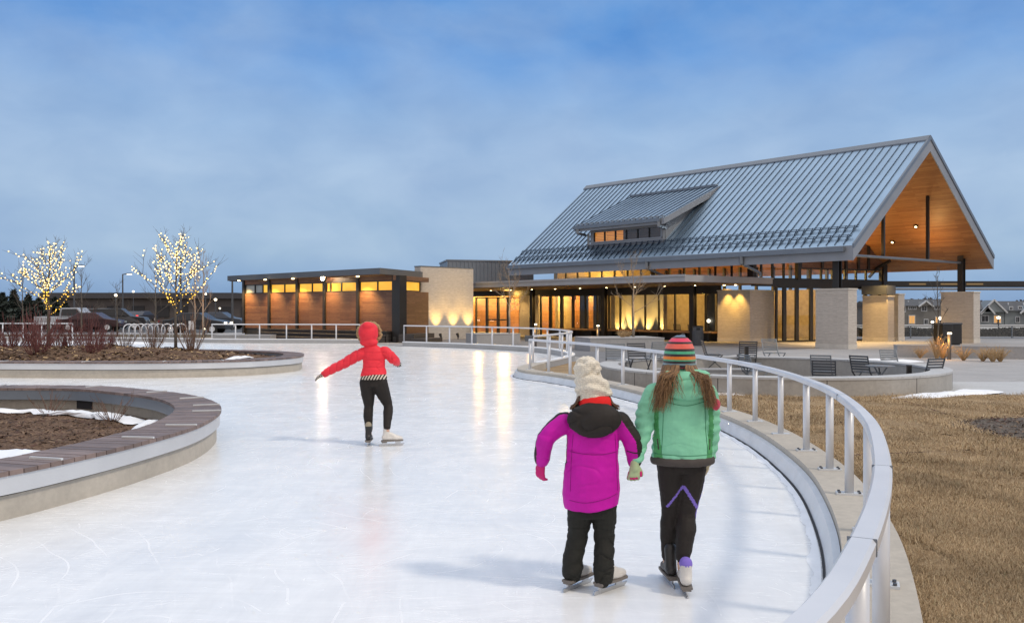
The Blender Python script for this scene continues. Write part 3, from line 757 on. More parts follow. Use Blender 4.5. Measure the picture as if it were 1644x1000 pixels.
b = MB(); b.fbox(AB, w0+.05, 13.1, 1.24, 1.30, 4.95, 6.1); sub(b, 'dormer_lining', M['wood_siding'], dorm)
def glow_boards():  # lamp light on the boards is painted as their own glow
    t = NT('self glowing boards in place of lamp light'); w = t.n('ShaderNodeTexBrick'); w.offset = .4
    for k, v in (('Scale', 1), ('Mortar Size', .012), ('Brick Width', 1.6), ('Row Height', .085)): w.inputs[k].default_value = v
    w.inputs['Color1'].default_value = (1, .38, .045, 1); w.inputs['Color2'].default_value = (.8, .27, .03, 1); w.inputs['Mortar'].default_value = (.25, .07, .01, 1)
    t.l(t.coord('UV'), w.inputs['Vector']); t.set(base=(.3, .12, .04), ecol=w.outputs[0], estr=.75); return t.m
b = MB(); b.fbox(AB, 13.1, w1-.05, 1.24, 1.30, 4.95, 6.1); sub(b, 'dormer_glow_lining', glow_boards(), dorm)


# stone piers and steel columns
def pier(al, be, da, db, h=2.46, px=None):
    b = MB(); fr = AB; b.fbox(fr, al-da/2, al+da/2, be-db/2, be+db/2, .2, h-.06)
    p = PB(b, 'stone_pier', M['stone'])
    b = MB(); b.fbox(fr, al-da/2-.03, al+da/2+.03, be-db/2-.03, be+db/2+.03, h-.06, h); sub(b, 'pier_cap', M['stonecap'], p)
    b = MB(); b.fbox(fr, al-da/2-.012, al+da/2+.012, be-db/2-.012, be+db/2+.012, -.05, .2); sub(b, 'pier_base', M['stonecap'], p)
    return p
def column(al, be, z0, z1, w=.26):
    b = MB(); b.fbox(AB, al-w/2, al+w/2, be-w/2, be-w/2+.03, z0, z1); b.fbox(AB, al-w/2, al+w/2, be+w/2-.03, be+w/2, z0, z1); b.fbox(AB, al-.02, al+.02, be-w/2+.03, be+w/2-.03, z0, z1)
    b.fbox(AB, al-w/2, al-.021, be-w/2+.031, be-w/2+.034, z0, z1)
    return PB(b, 'steel_column', M['dark'])
pier(1.15, .78, 1.42, .62); column(1.1, .78, 2.46, zb(.78)+.05)
pier(1.15, 11.35, 1.5, .66); column(1.1, 11.35, 2.46, zb(11.35)+.05)
pier(5.0, 11.95, 1.35, .62, 2.42)
pier(4.55, 10.15, 1.3, .6, 2.30)
b = MB(); b.fbox(AB, 3.9, 5.2, 9.75, 10.6, 2.36, 2.80); PB(b, 'metal_housing', M['fascia_dark'])
b = MB(); b.fbox(AB, 7.2, 9.05, 3.5, 5.42, .22, 2.5)
st = PB(b, 'stone_core', M['stone'])
b = MB(); b.fbox(AB, 7.188, 9.062, 3.488, 5.432, -.05, .22); sub(b, 'core_base', M['stonecap'], st)
b = MB(); b.fbox(AB, 7.17, 9.08, 3.47, 5.45, 2.5, 2.56); sub(b, 'core_cap', M['stonecap'], st)
# tie rod and struts of the open gable
b = MB(); b.tube([A3(1.1, .9, 3.86), A3(1.1, 11.3, 3.86)], .06, 8); PB(b, 'tie_rod', M['gutter'], smooth=False)
for be in (4.3, 8.12):
    b = MB(); b.fbox(AB, 1.04, 1.16, be-.055, be+.055, 3.92, zb(be)+.03); PB(b, 'strut', M['dark'])
for s, (be, bo) in enumerate(((9.9, 11.4),)):
    b = MB(); b.tube([A3(5.6, 11.2, 3.3), A3(5.0, 10.9, 3.75), A3(4.2, 10.6, 4.05)], .09, 6); PB(b, 'knee_brace', M['dark'])
# porch ceiling lights on the far slope
for al, be in ((3.9, 10.3), (2.35, 9.55)):
    b = MB(); z = zb(be); c = Vector(A3(al, be, z-.02)); n = Vector((-BD.x*.635, -BD.y*.635, -.772)).normalized()
    b.tube([c+n*.0, c+n*.05], .11, 12); o = PB(b, 'ceiling_light', M['dark'])
    b = MB(); b.tube([c+n*.051, c+n*.058], .05, 12); sub(b, 'lens', M['lamp'], o)
for al, be, e in ((1.6, 3.6, 105), (3.6, 6.6, 150), (5.2, 9.0, 95), (1.9, 9.2, 110)):
    light('porch_uplight', 'SPOT', A3(al, be, 3.95), e, (1, .56, .19), aim=A3(al-.2, be+1.9, 9), size=.1, spot=150, blend=1)
for al, be in ((3.2, 3.2), (4.3, 6.2), (3.6, 9.4)):
    light('porch_downlight', 'SPOT', A3(al, be, 3.9), 900, (1, .62, .22), aim=A3(al, be, 0), size=.06, spot=105, blend=.9)

# canopy over the lounge front
zc0, zc1 = 2.80, 3.13
b = MB(); b.mat(0).fbox(AB, 6.65, 29.3, -1.8, 3.3, zc0+.03, zc1); b.mat(0).fbox(AB, 6.65, 9.3, 3.3, 4.56, zc0+.03, zc1)
b.mat(1).fbox(AB, 6.68, 29.3, -1.77, 3.66, zc0, zc0+.028); b.fbox(AB, 6.68, 9.3, 3.66, 4.53, zc0, zc0+.028)
b.mat(0).fbox(AB, 6.60, 29.3, -1.86, -1.80, zc1-.075, zc1+.02)
M['canopymetal'] = plain('pale canopy metal', (.35, .355, .37), .5, .2, .07, 1.2)
can = PB(b, 'canopy', [M['canopymetal'], M['soffit']])
CL = [9.6, 11.5, 13.5, 15.5, 17.5, 19.5, 21.5, 23.4, 25.3, 27.2]
for i, al in enumerate(CL):
    b = MB(); b.tube([A3(al, 2.5, zc0-.022), A3(al, 2.5, zc0-.004)], .045, 10); sub(b, 'downlight', M['lamp'], can)
    light('canopy_light', 'SPOT', A3(al, 2.75, zc0-.06), 210 if al < 20 else 170, (1, .60, .20), aim=A3(al, 3.1, 0), size=.04, spot=95, blend=.9)
for al in (7.75, 8.4):
    light('core_wash', 'SPOT', A3(al, 3.16, 2.76), 240, (1, .56, .12), aim=A3(al, 3.45, .3), size=.03, spot=70, blend=.8)
    b = MB(); b.tube([A3(al, 3.16, zc0-.022), A3(al, 3.16, zc0-.004)], .06, 10); sub(b, 'downlight', M['lamp'], can)
for px in (1113, 970, 854.6):
    al = alpha_at(px, 2.9); column(al, 2.9, 0, zc0, .24)

# glazed lounge front: bays between mullions
FB = 3.7
def bay(fr, u0, u1, z0, z1, name='window', w=FB, mul=.035, mids=(), rails=()):
    b = MB()
    b.fbox(fr, u0, u0+mul, w-.05, w+.05, z0, z1); b.fbox(fr, u1-mul, u1, w-.05, w+.05, z0, z1)
    b.fbox(fr, u0+mul, u1-mul, w-.05, w+.05, z0, z0+.07); b.fbox(fr, u0+mul, u1-mul, w-.05, w+.05, z1-.07, z1)
    for m in mids: b.fbox(fr, m-.03, m+.03, w-.045, w+.045, z0+.07, z1-.07)
    for zz in rails: b.fbox(fr, u0+mul, u1-mul, w-.043, w+.043, zz-.045, zz+.045)
    o = PB(b, name, M['dark'])
    p0, p1 = fr(u0+mul, w), fr(u1-mul, w); g = MB(); g.add([(p0[0], p0[1], z0+.07), (p1[0], p1[1], z0+.07), (p1[0], p1[1], z1-.07), (p0[0], p0[1], z1-.07)], [(0, 1, 2, 3)])
    sub(g, 'pane', M['glass'], o); return o
al_ = lambda px: alpha_at(px, FB)
edges = [1152, 1133, 1108, 1084, 1058, 1036, 1016, 996, 978, 959, 940, 921]
for p, q in zip(edges, edges[1:]): bay(AB, al_(p), al_(q), .46, 2.46)
for p, q in ((921, 902), (902, 884), (884, 867.5)): bay(AB, al_(p), al_(q), .02, 2.46, 'door' if q < 900 else 'window', mul=.11)
for p, q, r in ((836, 816, ()), (816, 800, (.95,)), (800, 782, (.95,)), (782, 764, ())): bay(AB, al_(p), al_(q), .02, 2.4, 'door' if r else 'window', mul=.10, rails=r)
b = MB(); b.fbox(AB, 9.06, 29, 3.62, 3.82, 2.46, 2.80); b.fbox(AB, 9.06, 21.2, 3.66, 3.78, .0, .46); PB(b, 'facade_frame', M['dark'], split=True)
b = MB()
for p, q in ((852.6, 837), (866, 858)): b.fbox(AB, al_(p), al_(q), 3.55, 3.75, .0, 2.46)
PB(b, 'stone_panel', M['stone'], split=True)
b = MB(); b.fbox(AB, 9.1, 20.6, 3.12, 3.60, .42, .50)
bn = PB(b, 'window_bench', M['benchwood'])
b = MB(); al = 9.4
while al < 20.6: b.fbox(AB, al-.05, al+.05, 3.2, 3.55, .0, .42); al += 1.6
b.build('bench_leg', M['dark'], bn, wb=False, split=True)
# interior: floor, back walls, mural wall with uplights
b = MB(); b.fbox(AB, 6.4, 36, 3.75, 11.4, .004, .024); PB(b, 'floor', M['conc'])
b = MB(); b.fbox(AB, 12.5, 36, 9.0, 9.15, .024, 2.75); b.fbox(AB, 35.8, 36, 3.7, 8.99, .024, 2.75); b.fbox(AB, 20.3, 20.6, 3.9, 9, 2.8, 3.6); PB(b, 'back_wall', M['plaster'], split=True)
b = MB(); b.fbox(AB, 12.9, 13.15, 4.3, 9, .024, 2.75); b.fbox(AB, 17.2, 17.5, 4.9, 9, .024, 2.75); b.fbox(AB, 22.2, 22.45, 5.2, 9, .024, 2.75); PB(b, 'partition_wall', M['gravelwall'], split=True)
b = MB(); b.fbox(AB, 13.16, 17.19, 5.4, 5.5, .024, 2.75); PB(b, 'mural_wall', M['plaster'])
b = MB()
for k in range(4):
    al = 13.5+k*1.12; b.add([A3(al-.42, 5.385, .03), A3(al+.42, 5.385, .03), A3(al, 5.385, 1.15), A3(al-.42, 5.36, .03), A3(al+.42, 5.36, .03), A3(al, 5.36, 1.15)], [(0, 1, 2), (5, 4, 3), (0, 2, 5, 3), (1, 4, 5, 2)])
PB(b, 'mural_shade_triangle', M['chair_pale'], split=True)  # grey triangles stand in for the shadows between the uplights
for al in (13.3, 14.05, 15.2, 16.35, 17.0): light('mural_light', 'SPOT', A3(al, 5.05, .12), 330, (1, .68, .22), aim=A3(al, 5.42, 2.0), size=.04, spot=75, blend=.8)
b = MB(); b.fbox(AB, 19.9, 22.1, 6.2, 6.35, .024, 2.75); b.fbox(AB, 22.5, 35.7, 6.6, 6.75, .024, 2.75); PB(b, 'wood_partition', M['wood_ceiling'], split=True)
b = MB(); b.fbox(AB, 20.62, 36, 3.665, 9.3, 2.80, 3.12); PB(b, 'flat_roof', M['fascia_dark'])
b = MB(); b.fbox(AB, 7.0, 20.6, 11.3, 11.5, .0, 2.7); b.fbox(AB, 20.3, 20.6, 3.4, 11.3, 3.0, 4.2); PB(b, 'rear_wall', M['gravelwall'], split=True)
b = MB(); al = 7
while al < 20.5: b.fbox(AB, al-.06, al+.06, 11.32, 11.48, 2.7, 4.1); al += 1.1
PB(b, 'rear_mullion', M['dark'], split=True)
# clerestory above the canopy
al = 7.1; k = 0
while al < 20.2:
    b = MB(); a2 = min(al+.95, 20.3)
    b.fbox(AB, al, al+.07, 3.26, 3.36, 3.13, 4.75); b.fbox(AB, al+.07, a2, 3.26, 3.36, 3.13, 3.2); b.fbox(AB, al+.07, a2, 3.26, 3.36, 4.65, 4.75)
    o = PB(b, 'clerestory_window', M['dark'])
    g = MB(); g.add([A3(al+.07, 3.31, 3.2), A3(a2, 3.31, 3.2), A3(a2, 3.31, 4.65), A3(al+.07, 3.31, 4.65)], [(0, 1, 2, 3)]); sub(g, 'pane', M['glass'], o)
    al = a2; k += 1
b = MB(); b.fbox(AB, 6.95, 20.4, 3.24, 3.38, 4.75, zb(3.24)); PB(b, 'front_gable_siding', M['wood_siding'])
b = MB(); b.fbox(AB, 6.8, 7.08, 3.18, 3.46, 2.8, zb(3.2)); PB(b, 'corner_post', M['dark'])
# hall lights
for al, be, z, e in ((9.2, 7.5, 3.2, 80), (14, 7.4, 3.6, 90), (18.6, 7.2, 3.3, 70), (11.2, 5.2, 2.3, 14), (18.7, 4.9, 2.2, 14), (21.2, 5.0, 2.4, 60), (24.4, 5.1, 2.4, 80), (27.3, 5.1, 2.4, 80), (30.2, 5.3, 2.4, 70), (33.2, 5.4, 2.4, 70), (24.6, 3.2, 2.6, 12)):
    light('room_light', 'POINT', A3(al, be, z), e*5.8, (1, .60, .15), size=.12)
b = MB(); b.fbox(AB, 17.6, 18.25, 4.25, 4.33, .03, 2.7); b.fbox(AB, 18.7, 19.35, 4.25, 4.33, .03, 2.7); b.fbox(AB, 10.0, 10.5, 4.5, 4.58, .03, 2.7); PB(b, 'added_dark_panel', M['chair'], split=True)  # dark panels added to break up the evenly lit interior
# floor lamps added for a lit shape reflected in the glass; exit sign
for al, be in ((17.75, 4.5), (18.15, 4.6), (10.3, 4.4), (12.1, 5.4)):
    b = MB(); b.ball(A3(al, be, 1.02), .09, 10, 7); o = PB(b, 'added_floor_lamp', M['lampwhite'], smooth=True)
    b = MB(); b.tube([A3(al, be, .024), A3(al, be, .94)], [.12, .02], 8); sub(b, 'lamp_stem', M['dark'], o)
al = al_(916.5); b = MB(); b.fbox(AB, al-.17, al+.17, 3.9, 3.94, 2.18, 2.38); ex = PB(b, 'exit_sign', M['dark'])
def letters(word, x, y, z, h, ux, uy, m, parent):   # simple stroke capitals
    S = {'E': [(0, 0, 0, 1), (0, 0, .6, 0), (0, .5, .5, .5), (0, 1, .6, 1)], 'X': [(0, 0, .6, 1), (0, 1, .6, 0)], 'I': [(.3, 0, .3, 1)], 'T': [(.3, 0, .3, 1), (0, 1, .6, 1)]}
    b = MB(); p = 0
    for ch in word:
        for (x0, z0, x1, z1) in S[ch]:
            b.bar((x+ux*(p+x0)*h, y+uy*(p+x0)*h, z+z0*h), (x+ux*(p+x1)*h, y+uy*(p+x1)*h, z+z1*h), .03, .012)
        p += .85
    return sub(b, 'exit_lettering', m, parent)
q = A3(al+.145, 3.893, 2.22); letters('EXIT', q[0], q[1], q[2], .12, -AD.x*.72, -AD.y*.72, M['exit'], ex)

# glazed gable end under the porch roof
GL, GR = Vector(AB(7.0, 3.4)), Vector(AB(5.1, 11.5)); GD = (GR-GL).normalized(); GN = Vector((GD.y, -GD.x)); GLEN = (GR-GL).length
def GF(u, w): p = GL+GD*u+GN*w; return (p.x, p.y)
def u_at(px): k = (px-CX_)/F_; return (k*GL.y-GL.x)/(GD.x-k*GD.y)
ge = [1226, 1245, 1259, 1279, 1302, 1324, 1346, 1369, 1389, 1413]
for p, q in zip(ge, ge[1:]):
    if q <= 1245: continue
    bay(GF, u_at(p), min(u_at(q), GLEN), .03, 2.72, 'door' if p in (1259, 1279, 1346) else 'window', w=0, mul=.10)
b = MB(); b.fbox(GF, 0, GLEN, -.09, .09, 2.72, 3.06); PB(b, 'transom_beam', M['dark'])
tops = [1205, 1222, 1240, 1258, 1280]
for p, q in zip(tops, tops[1:]): bay(GF, max(.05, u_at(p)), u_at(q), 3.06, 4.35, 'clerestory_window', w=0, mul=.04, rails=(4.0,))
tops = [1284, 1301, 1318, 1336, 1356, 1374, 1390, 1413]
for p, q in zip(tops, tops[1:]): bay(GF, u_at(p), min(u_at(q), GLEN), 3.06, 3.66, 'clerestory_window', w=0, mul=.045)
def be_of(u): return 3.4+(11.5-3.4)*u/GLEN
def gable_poly(u0, u1, z0, w0, w1, m):
    us = [u0]+([GLEN*(6.04-3.4)/8.1] if u0 < GLEN*(6.04-3.4)/8.1 < u1 else [])+[u1]
    pts = [(u0, z0), (u1, z0)]+[(u, zb(be_of(u))+.02) for u in us[::-1]]
    b = MB(); n = len(pts)
    vs = [(*GF(u, w0), z) for u, z in pts]+[(*GF(u, w1), z) for u, z in pts]
    b.add(vs, [tuple(range(n)), tuple(range(2*n-1, n-1, -1))]+[(i, (i+1) % n, n+(i+1) % n, n+i) for i in range(n)])
    return PB(b, 'gable_siding', m)
us = u_at(1281)
gable_poly(0, us, 4.35, -.06, .06, M['wood_siding']); gable_poly(us, GLEN, 3.66, -.06, .06, M['wood_siding'])
b = MB()
for px in (1283, 1318, 1356, 1376, 1392):
    u = u_at(px); b.fbox(GF, u-.07, u+.07, .062, .14, 3.66, min(zb(be_of(u)), 8))
b.fbox(GF, GLEN-.05, GLEN+.22, -.1, .16, 2.8, zb(11.6)+.02); b.fbox(GF, us-.1, us+.1, -.1, .13, 3.06, 7.2)
PB(b, 'gable_framing', M['dark'], split=True)
# screened plant behind
b = MB(); fr = lambda u, w: (-4.0+u*.96-w*.2, 54+u*.28+w)
b.fbox(fr, 0, 5.6, 0, 4, 3.0, 4.62); b.fbox(fr, -.06, 5.66, -.06, 4, 4.62, 4.70)
for k in range(22): b.fbox(fr, .1+k*.25, .16+k*.25, -.035, -.002, 3.0, 4.6)
PB(b, 'plant_screen', M['gutter'])

# ------------------------------------------------------------------ timber wing
WC = Vector((-5.46, 42.0)); WL = Vector((-9.99, 8.0)).normalized(); WN = Vector((WL.y, -WL.x))*-1
WN = Vector((.625, .78))
def WF(u, w): p = WC+WL*u+WN*w; return (p.x, p.y)
def W3(u, w, z): p = WF(u, w); return (p[0], p[1], z)
def wu(px): k = (px-CX_)/F_; return (k*WC.y-WC.x)/(WL.x-k*WL.y)
wing = thing('timber_wing', 'low flat roofed wing clad in horizontal timber with a band of amber lit windows', 'building', (-8, 50, 0))
WB = lambda b, nm, m, **kw: b.build(nm, m, wing, uvdir=tuple(WL), **kw)
roofp = [(-6.24, 41.2), (-16.67, 51.07), (-13.6, 58.2), (-3.0, 53), (-4.75, 45.25)]
b = MB(); b.mat(0).prism(roofp, 3.28, 3.57); b.mat(1).prism([(x*.985-.12, (y-50)*.985+50) for x, y in roofp], 3.25, 3.278)
rf = WB(b, 'roof', [M['fascia_dark'], M['wood_siding']])
cols = [640.5, 574.2, 520.4, 476.7, 431.8, 391]
us_ = [0]+[wu(p) for p in cols[1:]]
FE = Vector((-4.3, 45.4)); FD = (FE-WC); FLn = FD.length; FD.normalize(); FNn = Vector((FD.y, -FD.x))
def FFr(u, w): p = WC+FD*u-FNn*w; return (p.x, p.y)
b = MB(); b.fbox(WF, .06, us_[-1], .05, .25, .56, 2.50); b.fbox(FFr, .2, FLn, .05, .25, .3, 2.5); WB(b, 'timber_cladding', M['wood_siding'], split=True)
b = MB(); b.fbox(WF, .0, us_[-1], .03, .3, 3.02, 3.25); b.fbox(FFr, 0, FLn, .03, .3, 3.02, 3.25); WB(b, 'header', M['wood_siding'], split=True)
b = MB(); b.fbox(WF, 0, us_[-1], .08, .3, -.1, .56); b.fbox(FFr, 0, FLn, .08, .3, -.1, .3); WB(b, 'plinth', M['dark'], split=True)
for i, u in enumerate(us_):
    b = MB()
    if i == 0: b.fbox(WF, -.12, .42, -.05, .42, .0, 3.25)
    else: b.fbox(WF, u-.09, u+.09, -.04, .16, .25, 3.25)
    WB(b, 'steel_post', M['dark'])
def wwin(fr, u0, u1, mats, splits):
    b = MB(); z0, z1 = 2.50, 3.02
    b.fbox(fr, u0, u1, .04, .14, z0, z0+.05); b.fbox(fr, u0, u1, .04, .14, z1-.05, z1)
    for s in [u0+.02, *splits, u1-.02]: b.fbox(fr, s-.03, s+.03, .04, .14, z0+.05, z1-.05)
    o = WB(b, 'window', M['dark']); ed = [u0, *splits, u1]
    for k in range(len(ed)-1):
        g = MB(); p, q = fr(ed[k], .10), fr(ed[k+1], .10)
        g.add([(p[0], p[1], z0+.05), (q[0], q[1], z0+.05), (q[0], q[1], z1-.05), (p[0], p[1], z1-.05)], [(0, 1, 2, 3)])
        g.build('pane', mats[k % len(mats)], o, wb=False)
M['paleglass'] = plain('unlit frosted pane', (.30, .33, .33), .25, 0, .08, 2)
def amber():
    t = NT('amber frosted pane'); c = t.coord(); n = t.noise(c, .9, 3); g = t.coord('UV')
    t.set(base=(.3, .2, .05), rough=.2, ecol=t.ramp(n, [(.3, (1, .40, .015)), (.7, (1, .60, .07))]), estr=.9); return t.m
M['amberwin'] = amber()
for i in range(5):
    u0, u1 = us_[i]+(.42 if i == 0 else .09), us_[i+1]-.09; w = u1-u0
    wwin(WF, u0, u1, [M['amberwin'], M['paleglass'], M['paleglass']] if i == 4 else [M['amberwin']], [u0+w*.25, u0+w*.58] if i == 4 else ([u0+w*.46] if i != 1 else [u0+w*.5, u0+w*.85]))
wwin(FFr, .3, 2.6, [M['amberwin']], [])
for px in (398.5, 441, 485.6, 533.7, 590):
    u = wu(px); b = MB(); hang = .10 if px == 533.7 else 0; b.tube([W3(u+.1, -.55, 3.215-hang), W3(u+.1, -.55, 3.249)], .075, 10); b.build('downlight', M['lamp_strong' if px == 533.7 else 'lamp'], rf, wb=False)
    light('soffit_light', 'SPOT', W3(u+.1, -.55, 3.10), 600, (1, .64, .24), aim=W3(u+.1, -.05, .8), size=.06, spot=105, blend=.9)
# dark timber steps in front of the wing
b = MB()
for k, (w0, w1, h) in enumerate(((-.42, .0, .56), (-.95, -.43, .38), (-1.5, -.96, .20))):
    b.fbox(WF, .45, 10.8-k*.7, w0, w1, h-.06, h); b.fbox(WF, .5, 10.6-k*.7, w0+.06, w1, 0, h-.06)
b.fbox(FFr, -.2, 2.2, -.9, -.1, 0, .42); b.fbox(FFr, -.6, 1.6, -1.6, -.95, 0, .22)
t = thing('timber_steps', 'dark stained timber seating steps along the foot of the timber wing', 'steps', W3(5, -1, 0)); b.build('steps', M['darkwood'], t, uvdir=tuple(WL))
# stone blade wall with three uplights
blade = thing('stone_wall', 'tall freestanding pale stone blade wall washed by three uplights', 'wall', (-3.4, 46.8, 0))
BA, BBp = Vector((-4.78, 45.5)), Vector((-2.13, 48.0)); bd = (BBp-BA).normalized(); bn_ = Vector((-bd.y, bd.x))
def BF(u, w): p = BA+bd*u+bn_*w; return (p.x, p.y)
bl = (BBp-BA).length
b = MB(); b.fbox(BF, 0, bl, 0, .5, -.05, 3.84); b.build('wall', M['stone'], blade, uvdir=tuple(bd))
b = MB(); b.fbox(BF, -.02, bl+.02, -.02, .52, 3.84, 3.89); b.build('coping', M['gutter'], blade)
for k, px in enumerate((701, 728.5, 752.5)):
    kk = (px-CX_)/F_; u = (kk*BA.y-BA.x)/(bd.x-kk*bd.y); p = BF(u-.05, -.42)
    t = thing('uplight', ('small black ground uplight by the left edge of the stone blade wall', 'small black ground uplight at the middle of the stone blade wall', 'small black ground uplight by the right edge of the stone blade wall')[k], 'uplight', (p[0], p[1], 0), group='uplights at the stone blade wall')
    b = MB(); b.tube([(p[0], p[1], 0), (p[0], p[1], .14)], .03, 6); b.tube([(p[0]-bn_.x*.03, p[1]-bn_.y*.03, .12), (p[0]+bn_.x*.06, p[1]+bn_.y*.06, .32)], [.05, .085], 10); b.build('housing', M['dark'], t)
    c = Vector((p[0]+bn_.x*.065, p[1]+bn_.y*.065, .335))
    light('blade_uplight', 'SPOT', c, 330, (1, .60, .16), aim=(c.x+bn_.x*.17, c.y+bn_.y*.17, 2), size=.03, spot=74, blend=.95)
# walkway canopy beam at the far right
t = thing('walkway_canopy', 'long dark flat walkway canopy running off behind the open gable', 'canopy', (26, 47.5, 0))
b = MB(); b.box(19.7, 40, 47.2, 49.4, 2.86, 3.14); b.build('beam', M['dark'], t)
b = MB(); b.box(19.7, 40, 47.1, 49.5, 2.70, 2.77); b.build('lower_trim', M['fascia'], t)
for x in (19.9, 33.0): MB().box(x-.08, x+.08, 48.2, 48.36, -.2, 2.86).build('post', M['dark'], t)
b = MB()
for x in (21.5, 23.2, 24.6, 29.8, 33): b.box(x, x+.9, 47.192, 47.199, 2.94, 3.02)
b.build('lit_slot', emis('dim warm slot', (1, .6, .2), .22, False), t, split=True)
# ------------------------------------------------------------------ bare trees
def grow(rng, base, h, r0, spread, trunk_f=.3, n1=9, levels=3, up=.55, sides=5, curve=.15, lift=.05, taper=.62):
    """returns trunk tubes, branch tubes (list of (points, radii))"""
    trunk = []; br = []
    pts = []; k = 9
    for i in range(k+1):
        f = i/k; pts.append(Vector(base)+Vector((rng.uniform(-1, 1)*.012*h*f, rng.uniform(-1, 1)*.012*h*f, h*f*.86)))
    trunk.append((pts, [r0*(1-.85*i/k)+.003 for i in range(k+1)]))
    def branch(p, d, l, r, lev):
        q = [Vector(p)]; dd = d.normalized(); n = 4 if lev < 3 else 3
        for i in range(n):
            dd = (dd+Vector((rng.uniform(-1, 1), rng.uniform(-1, 1), rng.uniform(-.6, .8)))*curve+Vector((0, 0, lift))).normalized()
            q.append(q[-1]+dd*(l/n))
        br.append((q, [r*(1-.75*i/n)+.0012 for i in range(n+1)], lev))
        if lev < levels:
            for j in range(rng.randint(4, 6) if lev < 2 else rng.randint(2, 4)):
                t = rng.uniform(.25, .98); i = min(int(t*n), n-1); s = q[i].lerp(q[i+1], t*n-i)
                ax = Vector((rng.uniform(-1, 1), rng.uniform(-1, 1), rng.uniform(-.3, 1))).normalized()
                branch(s, (q[i+1]-q[i]).normalized()*.8+ax*.75, l*rng.uniform(.38, .6), r*.5, lev+1)
    for j in range(n1):
        f = trunk_f+(1-trunk_f)*(j+.5)/n1; a = j*2.4+rng.uniform(-.4, .4); i = min(int(f*k), k-1); p = pts[i].lerp(pts[i+1], f*k-i)
        d = Vector((math.cos(a), math.sin(a), up+.9*f*f)); branch(p, d, spread*(1.08-taper*f)*rng.uniform(.8, 1.1), r0*.34*(1.1-.6*f), 1)
    return trunk, br
def bare_tree(name, label, x, y, z, h, spread, r0=.05, seed=1, bark='bark', group=None, cat='tree', **kw):
    rng = random.Random(seed); tr, br = grow(rng, (x, y, z), h, r0, spread, **kw)
    t = thing(name, label, cat, (x, y, z), group=group)
    b = MB()
    for p, r in tr: b.tube(p, r, 7)
    b.build('trunk', M[bark], t, smooth=True)
    b = MB()
    for p, r, l in br: b.tube(p, r, 4 if l > 1 else 5)
    b.build('branches', M[bark], t, smooth=True)
    return t, tr, br
def fairy(label, tr, br, x, y, z, n, zlo, zhi, seed, rmax):
    rng = random.Random(seed); t = thing('fairy_lights', label, 'fairy lights', (x, y, z+1), group='fairy lights wound through the planter trees')
    pts = []; segs = []
    for p, r, l in br:
        if l > 2: continue
        for i in range(len(p)-1): segs.append((p[i], p[i+1], l))
    for p, r in tr:
        for i in range(3, len(p)-1): segs += [(p[i], p[i+1], 0)]
    L = [(a-c).length for a, c, l in segs]
    tries = 0
    while len(pts) < n:
        a, c, l = rng.choices(segs, L)[0]; q = a.lerp(c, rng.random())+Vector((rng.uniform(-1, 1), rng.uniform(-1, 1), rng.uniform(-1, 1)))*.03
        tries += 1
        if zlo < q.z < zhi and math.hypot(q.x-x, q.y-y) < rmax and (tries > 9000 or min([(q-o).length for o in pts], default=9) > .075): pts.append(q)
    w = MB(); pts.sort(key=lambda q: (math.atan2(q.y-y, q.x-x)//.6, q.z))
    for a, c in zip(pts, pts[1:]):
        if (a-c).length < .28: w.tube([a, c], .0035, 3)
    w.build('wire', M['wire'], t, split=True)
    pts.sort(key=lambda q: q.y)
    mes = {}
    for i, q in enumerate(pts[:100]):
        low = q.z < zlo+.32*(zhi-zlo); s = MB(); 
        if low not in mes:
            o = s.ball((0, 0, 0), .0175, 7, 5).build('bulb', M['bulb_low' if low else 'bulb'], t, wb=False, smooth=True); mes[low] = o.data
        else:
            o = bpy.data.objects.new('bulb', mes[low]); COL.objects.link(o); o.parent = t
        o.location = q-t.location
    s = MB()
    for q in pts[100:]:
        low = q.z < zlo+.32*(zhi-zlo); s.mat(1 if low else 0).ball(q, .0175*rng.uniform(.6, 1.2), 6, 4)
    o = s.build('bulbs', [M['bulb'], M['bulb_low']], t, smooth=True, fix=False); o['kind'] = 'stuff'
x, y = gx(78, 24.4), 24.4
T1 = bare_tree('planter_tree', 'bare young tree wrapped in fairy lights, by the picture edge of the oval planter', x, y, .42, 3.1, 1.6, .055, 11, n1=20, trunk_f=.36, group='trees in the oval planter', up=.42, taper=.75, curve=.1)
fairy('warm fairy lights in the wide tree among the thickest red shrubs', T1[1], T1[2], x, y, .42, 380, 1.45, 3.5, 3, 1.3)
x, y = gx(282, 24.6), 24.6
T2 = bare_tree('planter_tree', 'bare young tree wrapped in fairy lights, in the oval planter nearer the wing', x, y, .44, 3.3, 1.6, .045, 24, n1=20, trunk_f=.34, group='trees in the oval planter', up=.55, taper=.7, curve=.1)
fairy('warm fairy lights in the tall tree nearest the timber wing', T2[1], T2[2], x, y, .44, 360, 1.42, 3.75, 4, 1.25)
def small_tree(px, d, z, h, spread, label, seed, r0=.04, bark='bark', **kw): return bare_tree('bare_tree', label, gx(px, d), d, z, h, spread, r0, seed, bark, 'leafless trees about the rink', **kw)
small_tree(818, 40.6, .45, 3.6, 1.5, 'small leafless tree lit from below in front of the amber doors', 5, .05, 'bark_pale', n1=10)
small_tree(1017, 34.6, .5, 3.3, 1.5, 'small leafless tree in the wide planter in front of the mural wall', 6, .05, 'bark_pale', n1=9)
small_tree(1506, 33, .05, 3.3, .9, 'thin leafless tree beside the dark bins and the open gable', 8, .03, n1=9, up=1.3)
small_tree(313, 45, 0, 4.6, .9, 'slim leafless tree glowing amber at its foot beside the white sign', 9, .05, 'bark_pale', n1=10, up=1.3)
small_tree(326, 44, 0, 5.0, 1.1, 'taller slim leafless tree glowing amber, nearer the timber wing', 10, .055, 'bark_pale', n1=11, up=1.3)
